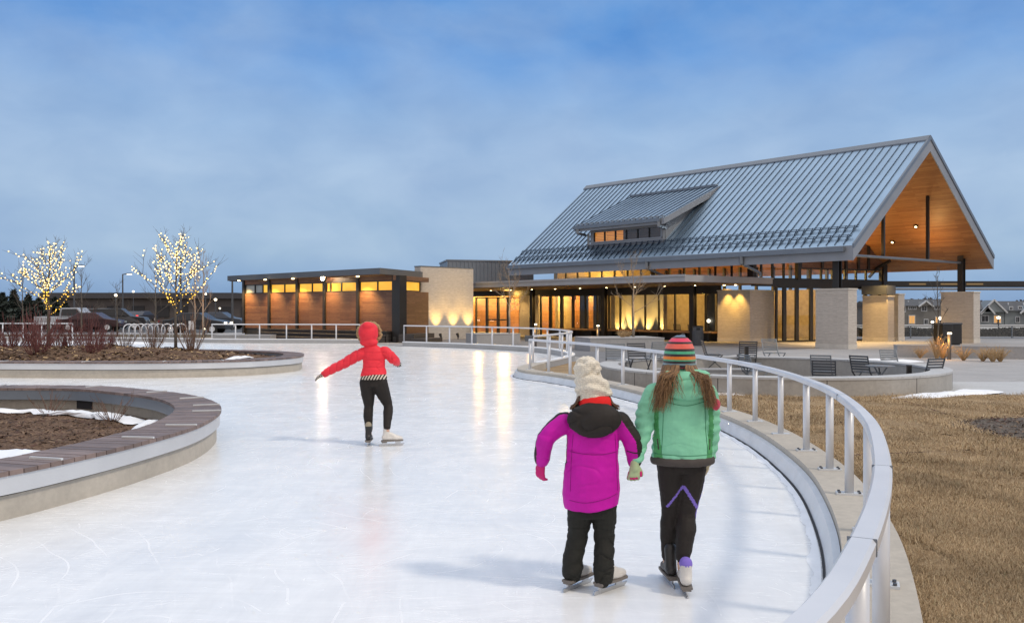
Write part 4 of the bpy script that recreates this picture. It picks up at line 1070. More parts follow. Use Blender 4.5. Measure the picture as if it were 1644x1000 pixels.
small_tree(131, 47, 0, 4.4, 1.4, 'leafless tree behind the distant railing and the white pickup', 12, .05)
small_tree(250, 47, 0, 4.6, 1.5, 'leafless tree rising behind the bicycle hoops', 13, .05)
small_tree(188, 52, 0, 3.6, 1.0, 'small leafless tree by the warm lamp post', 14, .045)
small_tree(36, 50, 0, 4.2, 1.3, 'leafless tree in front of the dark evergreens', 15, .05)
for px, d in ((313, 44.4), (328, 43.4)):
    c = at(px, 533, d); light('tree_uplight', 'SPOT', (c.x+.3, c.y-.5, .15), 200, (1, .45, .12), aim=(c.x, c.y+.2, 3), size=.04, spot=60)
c = Vector((gx(818, 40.2), 39.7, .6)); light('tree_uplight', 'SPOT', c, 160, (1, .62, .22), aim=(c.x, c.y+.9, 3), size=.04, spot=70)
c = Vector((gx(1017, 34), 33.6, .6)); light('tree_uplight', 'SPOT', c, 130, (1, .62, .22), aim=(c.x, c.y+.9, 3), size=.04, spot=70)

# red twigged shrubs
def shrub_mesh(b, rng, n, h, w, thick=.008):
    for i in range(n):
        a = rng.uniform(0, 2*PI); s = rng.random()**.6
        p = Vector((math.cos(a)*w*.12*s, math.sin(a)*w*.12*s, 0)); d = Vector((math.cos(a)*s*w*.55/h, math.sin(a)*s*w*.55/h, 1)).normalized(); L = h*rng.uniform(.6, 1.05); pts = [p]
        for k in range(4): d = (d+Vector((rng.uniform(-1, 1), rng.uniform(-1, 1), .35))*.13).normalized(); pts.append(pts[-1]+d*L/4)
        b.tube(pts, [thick*(1-.15*k) for k in range(5)], 4, cap=False)
        for j in range(3):
            k = rng.randint(1, 3); q = pts[k].lerp(pts[k+1], rng.random()); dd = (d+Vector((rng.uniform(-1, 1), rng.uniform(-1, 1), rng.uniform(0, .6)))*.6).normalized()
            b.tube([q, q+dd*L*.14, q+(dd+Vector((0, 0, .4))).normalized()*L*.3], [thick*.6, thick*.5, thick*.3], 3, cap=False)
protos = []
for k, (n, h, w, m) in enumerate(((44, .85, 1.1, 'redtwig'), (34, .75, .9, 'redtwig'), (36, .8, 1.0, 'browntwig'))):
    b = MB(); shrub_mesh(b, random.Random(40+k), n, h, w); o = b.build('shrub', M[m], None, fix=False); protos.append(o)
where = ['beside the trunk of the wide fairy light tree', 'near the front rim below the wide fairy light tree', 'between the two fairy light trees at the front rim', 'thick red shrub in the middle of the oval planter', 'behind the thick shrub towards the snow', 'beside the patch of snow', 'left of the tall fairy light tree', 'right of the tall fairy light tree', 'at the far rim by the railing', 'at the planter end by the picture edge', 'close to the strip of snow', 'on the crest of the mound', 'behind the wide fairy light tree', 'low red shrub on the back slope']
spots = [(64, 23.6, 0), (60, 22.0, 0), (146, 22.4, 0), (160, 23.2, 0), (112, 24.6, 1), (200, 25.0, 2), (247, 24.9, 2), (308, 24.6, 2), (175, 25.9, 1), (6, 23.6, 1), (22, 25.4, 0), (95, 25.8, 0), (50, 26.0, 1), (140, 26.2, 0)]
for i, (px, d, k) in enumerate(spots):
    o = protos[k]
    used = o.get('label') is not None
    if used: o = o.copy(); COL.objects.link(o)
    x = gx(px, d); o.location = (x, d, soil2(x, d, .75)-.03); s = 1+.25*math.sin(i*2.1); o.scale = (s, s, s*(1.0+.1*math.cos(i))); o.rotation_euler = (0, 0, i*1.3)
    tag(o, ('brown twigged' if k == 2 else 'red twigged')+' leafless shrub '+where[i].replace('thick red shrub ', '').replace('low red shrub ', ''), 'shrub', 'leafless shrubs in the oval planter')
# bark chips and leaf litter lying on the soil
def litter(name, I, zf, n, L, seed, mats, fmax=.985, far=1):
    rng = random.Random(seed); cx = sum(p[0] for p in I)/len(I); cy = sum(p[1] for p in I)/len(I); vs = []; fs = []; b = MB()
    for i in range(n):
        p = rng.choice(I); f = math.sqrt(rng.random())*fmax; x, y = cx+(p[0]-cx)*f, cy+(p[1]-cy)*f
        a = rng.uniform(0, 2*PI); l = L*rng.uniform(.4, 1.3); w = l*rng.uniform(.12, .4); d = Vector((math.cos(a), math.sin(a), rng.uniform(-.35, .45))); s = Vector((-d.y, d.x, rng.uniform(-.5, .5))); c = Vector((x, y, zf(x, y, f)+.012))
        b.mat(rng.randrange(len(mats))).add([c-d*l-s*w, c+d*l-s*w*.6, c+d*l*.8+s*w, c-d*l*.7+s*w*.8], [(0, 1, 2, 3)])
    return tag(b.build(name, mats, None, fix=False), kind='stuff')
CH = [plain('dark bark chip', (.045, .026, .018), .9, 0, .3, 30), plain('brown bark chip', (.10, .058, .036), .9, 0, .3, 30), plain('tan bark chip', (.19, .125, .08), .9, 0, .3, 30), plain('reddish leaf litter', (.085, .04, .03), .9, 0, .3, 30)]
litter('mulch_chips', I1, soil1, 16000, .035, 71, CH)
litter('bed_litter', [(7.35+1.5*math.cos(t), 10.9+1.7*math.sin(t)) for t in [i*2*PI/60 for i in range(60)]], lambda x, y, f: .065, 3500, .03, 73, CH)
litter('leaf_litter', I2, soil2, 14000, .07, 72, CH+[M['straw']])
# dry weeds in the near planter
b = MB(); shrub_mesh(b, random.Random(77), 16, .35, .7, .005); w0_ = b.build('dry_weed', M['browntwig'], None, fix=False)
for i, (x, y, l) in enumerate(((-5.5, 12.0, 'dry brown weed stems against the inner wall of the near planter'), (-6.9, 13.0, 'dry brown weed stems by the middle drain opening of the near planter'), (-8.2, 12.9, 'dry brown weed stems by the farthest drain opening of the near planter'))):
    o = w0_ if i == 0 else w0_.copy()
    if i: COL.objects.link(o)
    o.location = (x, y, soil1(x, y, .7)); o.rotation_euler = (0, 0, i*2); tag(o, l, 'weed', 'weeds in the near planter')
# ornamental grasses
def tuft(b, rng, n, h, w):
    for i in range(n):
        a = rng.uniform(0, 2*PI); s = rng.random(); p = Vector((math.cos(a)*.05, math.sin(a)*.05, 0)); d = Vector((math.cos(a)*s*w, math.sin(a)*s*w, 1)).normalized(); L = h*rng.uniform(.5, 1)
        q = [p, p+d*L*.5, p+d*L*.85+Vector((math.cos(a), math.sin(a), -.25))*L*.13*s, p+d*L*.95+Vector((math.cos(a), math.sin(a), -.8))*L*.28*s]
        b.tube(q, [.006, .007, .006, .002], 3, cap=False)
tp = None
for i, (px, d, s, l) in enumerate(((1504, 27.6, 1.25, 'tall tuft of dry grass glowing amber beside the bollard light'), (1514, 28.2, .9, 'dry grass tuft just behind the bollard light'), (1547, 27.2, .75, 'short dry grass tuft lit amber along the planter wall'), (1578, 26.8, .7, 'pale dry grass tuft in the middle of the planter wall'), (1594, 26.5, .8, 'bushy dry grass tuft near the end of the planter wall'), (1606, 26.6, .75, 'bushiest dry grass tuft at the picture edge of the planter wall'), (1477, 28.6, .6, 'low dry grass tuft behind the end chair'), (905, 35.5, .8, 'dry grass tuft by the bench bollard'), (930, 36.5, .7, 'dry grass tuft between bollard and planter'), (1000, 34.2, .6, 'dry tuft in the wide planter left of the tree'), (1007, 34.8, .6, 'second dry tuft in the wide planter, touching the tree'))):
    if tp is None: b = MB(); tuft(b, random.Random(5), 90, .75, .75); tp = o = b.build('dry_grass_tuft', M['straw'], None, fix=False)
    else: o = tp.copy(); COL.objects.link(o)
    o.location = (gx(px, d), d, .45 if px in (1000, 1007) else .015); o.scale = (s*.5, s*.5, s*1.1) if i == 0 else (s, s, s); o.rotation_euler = (0, 0, i*1.7); tag(o, l, 'grass tuft', 'dry ornamental grasses')
# bollard lights
def bollard(px, d, h, label, e, r=.05):
    x = gx(px, d); t = thing('bollard_light', label, 'bollard', (x, d, 0), group='bollard lights')
    b = MB(); b.tube([(x, d, 0), (x, d, h)], r, 10); b.build('post', M['chair'], t)
    b = MB(); b.tube([(x, d-.02, h), (x, d-.02, h+.05)], r*1.05, 10); b.build('lens', M['lampwhite'], t)
    light('bollard_glow', 'POINT', (x-.25, d-.15, h*.75), e*1.6, (1, .50, .13), size=.05)
bollard(1524, 27.8, .82, 'slim bollard light in the dry grass by the planter wall', 16, .06)
bollard(860, 37.0, .95, 'slim bollard light in front of the glazed lounge', 10)
bollard(960, 36.6, .9, 'slim bollard light beside the wide planter', 10)
# bins
def bin_(px, d, w, h, label, rz=0, round_=False):
    t = thing('litter_bin', label, 'bin', (gx(px, d), d, .012), rz, group='litter bins'); b = MB()
    if round_:
        b.tube([(0, 0, 0), (0, 0, h*.93)], w/2, 20); b.build('body', M['chair'], t, wb=False, smooth=False)
        b = MB(); b.tube([(0, 0, h*.93), (0, 0, h*.97), (0, 0, h)], [w*.52, w*.52, w*.4], 20); b.build('lid', M['dark'], t, wb=False)
        b = MB(); b.box(-w*.25, w*.1, -w*.53, -w*.44, h*.78, h*.9); b.build('opening', M['rubber'], t, wb=False)
        b = MB()
        for k in range(20): a = k*2*PI/20; b.tube([(math.cos(a)*w*.505, math.sin(a)*w*.505, .05), (math.cos(a)*w*.505, math.sin(a)*w*.505, h*.74)], .012, 4)
        b.build('ribs', M['chair'], t, wb=False)
    else:
        b.box(-w/2, w/2, -w/2, w/2, .05, h*.92); b.build('body', M['dark'], t, wb=False, bevel=.02)
        b = MB(); b.box(-w*.54, w*.54, -w*.54, w*.54, h*.92, h); b.build('lid', M['chair'], t, wb=False, bevel=.02)
        b = MB(); b.box(-w*.3, w*.3, -w*.512, -w*.502, h*.72, h*.86); b.build('opening', M['rubber'], t, wb=False)
        b = MB(); b.box(-w*.4, w*.4, -w*.4, w*.4, 0, .05); b.build('foot', M['dark'], t, wb=False)
bin_(1120.5, 38.6, .46, .88, 'round dark ribbed litter bin beside the glazed lounge corner', round_=True)
bin_(1514, 38.5, .55, 1.0, 'dark square litter bin, outer one of the pair by the last stone pier', .3)
bin_(1529, 39.3, .55, 1.0, 'dark square litter bin, the one touching the last stone pier', .3)
# short dark posts in the patio
for px, d, h, l, z in ((1363.5, 17.9, .44, 'short dark square post between two patio chairs', -.2), (1459.5, 18.6, .62, 'short dark post beside the end patio chair', -.2), (1198.5, 21.2, .5, 'short dark post behind the raised patio chair', .22)):
    t = thing('patio_post', l, 'post', (gx(px, d), d, z), group='short posts on the patio'); b = MB(); b.box(-.04, .04, -.04, .04, 0, h-.02); b.build('shaft', M['dark'], t, wb=False); b = MB(); b.box(-.045, .045, -.045, .045, h-.02, h); b.build('cap', M['chair'], t, wb=False); b = MB(); b.box(-.1, .1, -.1, .1, 0, .012); b.build('foot', M['dark'], t, wb=False)

# ------------------------------------------------------------------ patio chairs and tables
def make_chair(m):
    t = thing('patio_chair', 'x', 'chair', (0, 0, 0), group='folding metal chairs round the patio')
    b = MB()
    for k in range(7): b.bar((-.20, -.17+k*.058, .43), (.20, -.17+k*.058, .43), .036, .012)
    b.build('seat', m, t, wb=False)
    b = MB()
    for k in range(6): z = .50+k*.056; yy = .215+.09*(z-.43)/.38; b.bar((-.21, yy, z), (.21, yy, z), .012, .036)
    b.build('backrest', m, t, wb=False)
    for s in (-1, 1):
        b = MB(); b.bar((s*.215, -.26, 0), (s*.215, .20, .43), .022); b.bar((s*.215, .20, .43), (s*.215, .31, .80), .022); b.bar((s*.222, .29, 0), (s*.222, -.19, .43), .022); b.bar((s*.222, -.20, .43), (s*.222, .2, .43), .02)
        b.build('leg_frame', m, t, wb=False)
    b = MB(); b.bar((-.215, -.25, .015), (.215, -.25, .015), .018); b.bar((-.222, .28, .015), (.222, .28, .015), .018); b.build('cross_bar', m, t, wb=False)
    return t
cd, cl = make_chair(M['chair']), make_chair(M['chair_pale'])
first = {0: True, 1: True}
# px, distance, floor z, rotation (back of the chair towards angle), pale?, label
chairs = [(1325, 17.5, -.2, 2.7, 0, 'dark slatted folding chair nearest the middle of the seat wall, back turned to us'),
 (1322, 19.5, -.2, 2.6, 1, 'pale grey slatted folding chair hiding behind a dark one on the patio'),
 (1391, 19.2, -.2, 2.2, 0, 'dark slatted folding chair with a tall tilted back beside the bright round table'),
 (1436, 21.5, -.2, .1, 1, 'pale folding chair at the back of the patio behind the bright round table'),
 (1485, 18.2, -.2, 3.5, 0, 'dark folding chair at the end of the patio nearest the bollard light'),
 (1199, 22.4, .0, 3.0, 0, 'dark folding chair behind the seat block, next to the short post'),
 (1243, 23.6, .0, .2, 1, 'pale folding chair behind the end of the seat block'),
 (1146, 22.6, .0, 1.5, 0, 'dark folding chair seen sideways just right of the striped hat'),
 (1027, 20.6, .0, .15, 0, 'dark slatted folding chair seen between railing posts left of the striped hat'),
 (988, 20.9, .0, 3.0, 1, 'pale folding chair seen between railing posts right of the cream hat'),
 (1213, 19.6, -.2, 1.9, 1, 'pale folding chair standing low in front of the seat block'),
 (1052, 22.0, .0, 3.4, 1, 'pale folding chair half hidden by the striped hat')]
for px, d, z, rz, pale, l in chairs:
    p = (gx(px, d), d, z)
    if first[pale]:
        o = cl if pale else cd; o.location = p; o.rotation_euler = (0, 0, rz); o['label'] = l; first[pale] = False
    else: copy_thing(cl if pale else cd, p, rz, l)
for al, be, rz, l in ((10.0, 5.2, 1, 'dark chair inside the lounge behind the window by the round bin'), (11.6, 4.9, 2.4, 'dark chair inside the lounge near an added floor lamp'), (12.3, 4.6, .4, 'dark chair inside the lounge beside the mural wall'), (18.6, 5.4, 2, 'dark chair inside the lounge by the added dark panels')):
    q = AB(al, be); copy_thing(cd, (q[0], q[1], .024), rz, l, 'chairs inside the lounge')
def table(px, d, z, label, pale):
    t = thing('patio_table', label, 'table', (gx(px, d), d, z), group='round patio tables'); m = M['chair_pale' if pale else 'chair']
    b = MB(); b.tube([(0, 0, .60), (0, 0, .622)], .30, 24); b.build('tabletop', m, t, wb=False)
    for k in range(3): a = k*2.1+.3; b = MB(); b.bar((math.cos(a)*.27, math.sin(a)*.27, 0), (-math.cos(a)*.15, -math.sin(a)*.15, .6), .022); b.build('leg', m, t, wb=False)
table(1413, 18.4, -.2, 'small round pale table among the patio chairs', True)
table(1200, 19.2, -.2, 'small round pale table in front of the seat block', True)

# ------------------------------------------------------------------ bicycle hoops, sign, lamps
hm = None
for i, px in enumerate((207, 216, 226, 236, 246, 256, 268, 281, 291)):
    d = 45.6+.12*i; x = gx(px, d); l = ['bicycle hoop at the far end of the row from the tall fairy light tree', 'second hoop from the end away from the tall fairy light tree', 'third hoop from the end away from the tall fairy light tree', 'hoop just left of the middle of the bicycle rack row', 'middle hoop of the bicycle rack row', 'hoop just right of the middle of the bicycle rack row', 'hoop two places from the trunk of the tall fairy light tree', 'hoop right behind the trunk of the tall fairy light tree', 'last hoop nearest the dark sedan'][i]
    if hm is None:
        b = MB(); pts = [(-.27, 0, 0)]+[(-.27*math.cos(a), 0, .55+.27*math.sin(a)) for a in [k*PI/10 for k in range(11)]]+[(.27, 0, 0)]; b.tube(pts, .03, 8); hm = o = b.build('bicycle_hoop', M['rail'], None, smooth=True)
    else: o = hm.copy(); COL.objects.link(o)
    o.location = (x, d, .02); o.rotation_euler = (0, 0, .55); tag(o, l, 'bike rack', 'row of bicycle hoops')
x, d = gx(308.5, 57), 57
t = thing('sign_board', 'blank white notice board standing in front of the dark sedan', 'sign', (x, d, 0)); b = MB(); b.box(x-.23, x+.23, d-.02, d+.02, .28, .86); b.build('panel', M['white'], t)
b = MB(); b.box(x-.2, x-.15, d+.021, d+.06, 0, .8); b.box(x+.15, x+.2, d+.021, d+.06, 0, .8); b.build('legs', M['chair'], t)
def street_lamp(px, d, topy, label, arm=.6, lit=True, head=.5):
    p = at(px, topy, d); x, h = p.x, p.z; t = thing('street_lamp', label, 'street lamp', (x, d, -.3), group='car park lamps')
    b = MB(); b.tube([(x, d, -.3), (x, d, h)], [.11, .07], 8); b.build('pole', M['chair'], t)
    if arm:
        b = MB(); b.tube([(x, d, h-.05), (x+arm*.6, d, h+.02), (x+arm, d, h+.03)], .05, 6); b.build('arm', M['chair'], t)
        b = MB(); b.box(x+arm*.8, x+arm*.8+head, d-.18, d+.18, h-.02, h+.1); b.build('lamp_head', M['chair'], t, bevel=.02)
        if lit: b = MB(); b.box(x+arm*.85, x+arm*.8+head*.95, d-.16, d+.16, h-.06, h-.021); b.build('lens', M['lampwhite'], t)
street_lamp(197, 95, 440, 'tall car park lamp clear against the sky between the two fairy light trees')
street_lamp(119, 88, 427, 'tall car park lamp half hidden behind the wide fairy light tree')
street_lamp(290, 80, 413, 'tallest car park lamp, behind the tall fairy light tree', -.7)
street_lamp(373, 70, 450, 'thin dark pole close to the end of the timber wing', 0)
def globe_lamp(px, y, d, label, r=.16):
    r *= .7; p = at(px, y, d); gzz = gz(p.x, d); t = thing('path_lamp', label, 'lamp', (p.x, d, gzz), group='small warm lamps in the distance')
    b = MB(); b.tube([(p.x, d, gzz), (p.x, d, p.z-r)], .05, 6); b.build('pole', M['chair'], t)
    b = MB(); b.ball(p, r, 10, 7, rz=r*.8); b.build('globe', M['lampwhite'], t, smooth=True)
    b = MB(); b.tube([(p.x, d, p.z-r*1.05), (p.x, d, p.z-r*.7)], r*.5, 8); b.build('collar', M['dark'], t)
for px, y, d, l, r in ((186, 474, 66, 'warm path lamp on a pale post between the two fairy light trees', .17), (28, 478, 75, 'warm lamp low among the dark evergreens', .17), (346, 481, 70, 'amber lamp by the flat far building near the timber wing', .17), (330, 472, 80, 'warm lamp just above the roof of the flat far building', .15), (328, 528, 52, 'warm low lamp at the nose of the dark sedan', .10), (353, 495, 90, 'small warm lamp on the slope below the flat building', .14), (214, 468, 120, 'faint warm lamp over the flat far building', .22), (1510, 511, 60, 'bright globe lamp in front of the townhouse row', .20), (1497, 517, 64, 'smaller globe lamp left of the bright one by the townhouses', .15), (1603, 510, 62, 'globe lamp in front of the gabled house', .17)):
    globe_lamp(px, y, d, l, r)

# ------------------------------------------------------------------ cars
def car(label, px, d, rz, kind='sedan', paint=(.05, .05, .06), tail=False, z=-.05, heads=False):
    t = thing('parked_car', label, 'car', (gx(px, d), d, z), rz, group='cars parked beyond the rink'); m = plain('car paint', paint, .4, .2, .05, 2, coat=.15)
    if kind == 'sedan': prof = [(-2.25, .35), (-2.28, .72), (-2.1, .92), (-1.45, .98), (-.75, 1.42), (.45, 1.44), (1.15, 1.0), (2.05, .86), (2.25, .62), (2.25, .35)]; gl = [(-1.3, 1.0), (-.72, 1.36), (.42, 1.38), (1.0, 1.02)]
    elif kind == 'suv': prof = [(-2.3, .4), (-2.34, 1.0), (-2.15, 1.72), (.35, 1.75), (1.1, 1.12), (2.15, 1.02), (2.3, .75), (2.3, .4)]; gl = [(-2.05, 1.12), (-1.95, 1.62), (.3, 1.65), (.9, 1.14)]
    else: prof = [(-2.7, .45), (-2.72, 1.12), (-.75, 1.12), (-.65, 1.78), (.65, 1.8), (1.25, 1.2), (2.5, 1.1), (2.65, .8), (2.65, .45)]; gl = [(-.55, 1.2), (-.5, 1.68), (.6, 1.7), (1.05, 1.22)]
    def slab(p, w0, w1, top=0):
        b = MB(); n = len(p); zm = max(q[1] for q in p)
        vs = [(x, -(w0 if zz < 1.05 else w1), zz) for x, zz in p]+[(x, (w0 if zz < 1.05 else w1), zz) for x, zz in p]
        return b.add(vs, [tuple(range(n)), tuple(range(2*n-1, n-1, -1))]+[(i, (i+1) % n, n+(i+1) % n, n+i) for i in range(n)])
    slab(prof, .9, .76).build('body', m, t, wb=False, bevel=.05)
    g = MB(); n = len(gl)
    for s in (-1, 1):
        g.add([(x, s*(.86 if zz < 1.3 else .775), zz) for x, zz in gl], [tuple(range(n))])
    g.add([(gl[-1][0]+.03, -.72, gl[-1][1]), (gl[-1][0]+.03, .72, gl[-1][1]), (gl[-2][0]+.05, .66, gl[-2][1]), (gl[-2][0]+.05, -.66, gl[-2][1])], [(0, 1, 2, 3)])
    g.add([(gl[0][0]-.08, -.72, gl[0][1]), (gl[0][0]-.08, .72, gl[0][1]), (gl[1][0]-.06, .66, gl[1][1]), (gl[1][0]-.06, -.66, gl[1][1])], [(0, 1, 2, 3)])
    g.build('window', M['carglass'], t, wb=False)
    for sx in (-1.4, 1.4):
        for s in (-1, 1):
            b = MB(); b.tube([(sx, s*.72, .33), (sx, s*.92, .33)], .33, 16); w = b.build('wheel', M['rubber'], t, wb=False); b = MB(); b.tube([(sx, s*.921, .33), (sx, s*.93, .33)], .2, 10); b.build('rim', M['rail'], w, wb=False)
    xe = prof[-1][0]
    for s in (-1, 1):
        b = MB(); b.box(xe-.06, xe+.015, s*.62-.16, s*.62+.16, .66, .8); b.build('headlight', M['lampwhite'] if heads else M['paleglass'], t, wb=False)
        b = MB(); b.box(prof[1][0]-.03, prof[1][0]+.06, s*.66-.14, s*.66+.14, .76, .93); b.build('tail_light', M['tail'] if tail else M['tail_off'], t, wb=False)
M['carglass'] = plain('dark car glass', (.012, .014, .017), .3, 0, .05, 2); M['tail_off'] = plain('unlit tail lamp', (.18, .02, .02), .3)
car('white pickup truck parked behind the distant railing', 118, 68, 0, 'pickup', (.36, .38, .41))
car('white suv parked beyond the pickup with snow on its roof', 167, 76, .1, 'suv', (.42, .44, .48))
car('dark suv parked between the white suv and the bicycle hoops', 190, 72, .2, 'suv', (.03, .03, .035))
car('black sedan parked nose towards the timber wing behind the white notice board', 315, 60, 0, 'sedan', (.015, .017, .022), heads=True)
car('dark red sedan parked behind the thick red shrubs', 148, 66, .1, 'sedan', (.035, .012, .014))
car('grey sedan with lit red tail lamps on the far road', 217, 118, 1.35, 'sedan', (.05, .05, .06), True)
car('second sedan with lit red tail lamps on the far road, nearer the wing', 229, 117, 1.4, 'sedan', (.04, .04, .05), True)
for i, px in enumerate((122, 133, 144, 156, 167, 178)):
    car(('silver', 'white', 'pale blue', 'white', 'silver', 'pale grey')[i]+' car in the far row below the flat building, '+('first from the picture edge', 'second from the picture edge', 'third from the picture edge', 'fourth from the picture edge', 'fifth from the picture edge', 'last before the lamp post')[i], px, 105, 1.57, 'suv', ((.45, .47, .5), (.6, .62, .65), (.35, .42, .5), (.62, .62, .64), (.4, .4, .42), (.5, .5, .52))[i])
car('dark hatchback parked by the evergreens', 52, 80, .3, 'sedan', (.04, .04, .05)); car('silver sedan half hidden by the wide fairy light tree', 88, 82, .2, 'sedan', (.3, .31, .33))
car('small dark car parked by the far kerb between hoops and wing', 352, 74, 0, 'sedan', (.04, .05, .07))

# ------------------------------------------------------------------ far buildings, evergreens, houses
M['farwall'] = plain('dark brick far wall', (.085, .075, .075), .85, 0, .15, .6); M['farroof'] = plain('dark flat roof', (.06, .06, .07), .8, 0, .1, .4); M['fardark'] = plain('dark recess', (.03, .03, .035), .8)
t = thing('flat_building', 'long low dark brick building with a flat roof across the car park', 'building', (-60, 140, 0))
b = MB(); b.box(-75, -44.5, 140, 165, -.5, 3.4); b.box(-64, -52, 139.2, 165.2, 3.42, 3.6); b.build('wall', M['farwall'], t)
b = MB(); b.box(-75.5, -44, 139.4, 165.5, 3.4, 4.3); b.build('roof', M['farroof'], t)
for k in range(7): b = MB(); b.box(-73+k*4.0, -71+k*4.0, 139.9, 139.98, .4, 2.2); b.build('window', M['fardark'], t)
t = thing('flat_building', 'shorter dark flat roofed block beside the timber wing', 'building', (-46, 128, 0))
b = MB(); b.box(-47.5, -36.5, 128, 150, -.5, 3.2); b.build('wall', M['farwall'], t); b = MB(); b.box(-48, -36, 127.4, 150.5, 3.2, 3.9); b.build('roof', M['farroof'], t)
for k in range(3): b = MB(); b.box(-46.5+k*3.4, -44.6+k*3.4, 127.9, 127.98, .4, 2.0); b.build('window', M['fardark'], t)
def evergreen(px, d, h, w, label, seed):
    rng = random.Random(seed); x = gx(px, d); t = thing('evergreen_tree', label, 'tree', (x, d, -.3), group='dark evergreens beyond the railing')
    b = MB(); b.tube([(x, d, -.3), (x, d, h*.6)], [.12, .05], 6); b.build('trunk', M['bark'], t)
    N = 1500; b = MB(); vs = []; fs = []
    for i in range(N):
        f = rng.random()**.8; rr = w*(1-f)**.75*(.55+.45*math.sin(f*19+seed)**2)*math.sqrt(rng.random()); a = rng.uniform(0, 2*PI)
        p = Vector((x+rr*math.cos(a), d+rr*math.sin(a), -.1+h*f)); u = Vector((rng.uniform(-1, 1), rng.uniform(-1, 1), rng.uniform(-1, .3))).normalized(); v = u.cross(Vector((rng.random(), rng.random(), rng.random()))).normalized(); s = rng.uniform(.14, .3)
        o = len(vs); vs += [p-u*s, p+v*s*.35, p+u*s, p-v*s*.35]; fs.append((o, o+1, o+2, o+3))
    b.add(vs, fs); b.build('crown', M['evergreen'], t, fix=False)
for i, (px, d, h, w, l) in enumerate(((4, 66, 2.9, 1.6, 'dark evergreen cut by the picture edge'), (22, 70, 3.2, 1.4, 'pointed dark evergreen second from the picture edge'), (45, 68, 2.8, 1.5, 'broad dark evergreen under the first amber lamp'), (62, 72, 2.6, 1.3, 'dark evergreen left of the wide fairy light trunk'), (88, 75, 2.7, 1.5, 'dark evergreen just right of the wide fairy light trunk'), (104, 78, 2.4, 1.2, 'small dark evergreen before the flat building'))): evergreen(px, d, h, w, l, 60+i)
# distant tree line, reads as one mass
rng = random.Random(3); vs = []; fs = []
for i in range(9000):
    x = rng.uniform(-560, 560); 
    if -170 < x < 205 and rng.random() < .0: continue
    hh = 9+5*noise.noise(Vector((x*.02, 0, 0)))+3*noise.noise(Vector((x*.11, 3, 0))); d = 560+rng.uniform(0, 30); z = -2.5+hh*rng.random()**.7
    s = rng.uniform(.8, 2.2); p = Vector((x, d, z)); u = Vector((rng.uniform(-1, 1), 0, rng.uniform(-1, 1))).normalized(); v = Vector((-u.z, rng.uniform(-.3, .3), u.x)); o = len(vs); vs += [p-u*s, p+v*s*.6, p+u*s, p-v*s*.6]; fs.append((o, o+1, o+2, o+3))
M['fartree'] = plain('distant bare wood', (.075, .075, .085), .95, 0, .2, .05)
tag(MB().add(vs, fs).build('distant_trees', M['fartree'], None, fix=False), kind='stuff')
# hedge and glass fence at the right
M['hedge'] = soil('winter hedge', [(.2, (.02, .02, .016)), (.5, (.05, .045, .035)), (.8, (.10, .09, .07))], 9, 1)
rng = random.Random(8); b = MB(); vs = []; fs = []
for i in range(15000):
    x = rng.uniform(19, 52); d = 52+rng.uniform(-.5, .9); hh = .42+.16*noise.noise(Vector((x*.7, d, 0))); z = -.3+(hh+.3)*rng.random(); s = rng.uniform(.07, .17); p = Vector((x, d, z)); u = Vector((rng.uniform(-1, 1), rng.uniform(-1, 1), rng.uniform(-1, 1))).normalized(); v = u.cross(Vector((rng.random(), 1, rng.random()))).normalized(); o = len(vs); vs += [p-u*s, p+v*s*.6, p+u*s, p-v*s*.6]; fs.append((o, o+1, o+2, o+3))
b.add(vs, fs); tag(b.build('hedge', M['hedge'], None, fix=False), 'low dark winter hedge behind the clear panel fence', 'hedge')
fd = 49.0; t = thing('panel_fence', 'low clear panel fence with grey posts in front of the houses', 'fence', (27, fd, 0))
x = 18.6
while x < 40:
    b = MB(); b.box(x-.03, x+.03, fd-.03, fd+.03, -.05, .70); b.build('post', M['chair_pale'], t)
    b = MB(); b.add([(x+.04, fd, .08), (x+1.86, fd, .08), (x+1.86, fd, .64), (x+.04, fd, .64)], [(0, 1, 2, 3)]); b.build('panel', M['fence_glass'], t)
    x += 1.9
b = MB(); b.box(18.6, 40, fd-.025, fd+.025, .655, .70); b.build('rail', M['chair_pale'], t)
b = MB(); b.box(34, 110, 118, 118.4, -2.2, -.55); tw = thing('boundary_wall', 'long white boundary wall below the houses', 'wall', (70, 118, -2)); b.build('wall', M['white'], tw); b = MB(); b.box(33.9, 110.1, 117.95, 118.45, -.55, -.45); b.build('coping', M['white'], tw)
M['siding'] = plain('grey house siding', (.17, .17, .165), .75, 0, .08, .5); M['siding2'] = plain('blue grey house siding', (.20, .23, .25), .75, 0, .08, .5); M['hroof'] = plain('dark shingle roof', (.075, .08, .09), .85, 0, .15, .7); M['trim'] = plain('white house trim', (.55, .58, .62), .6, 0, .05, 1); M['hglass'] = plain('dark house glass', (.03, .035, .045), .1, 0, .1, .3); M['brickred'] = plain('red brown brick', (.13, .06, .05), .85, 0, .15, 1)
HD = 228.0; hb = -2.3
def hp(px): return gx(px, HD)
def hz(y): return CAMZ+(HZ-y)/F_*HD
def window(parent, px0, px1, y0, y1, lit=False, d=HD-.12):
    b = MB(); x0, x1, z0, z1 = hp(px0), hp(px1), hz(y1), hz(y0); b.box(x0-.18, x1+.18, d, d+.1, z0-.18, z1+.18); w = b.build('window', M['trim'], parent)
    b = MB(); xm = (x0+x1)/2; b.box(x0, xm-.06, d-.04, d-.005, z0, z1); b.box(xm+.06, x1, d-.04, d-.005, z0, z1); b.build('pane', M['housewin'] if lit else M['hglass'], w, wb=False)
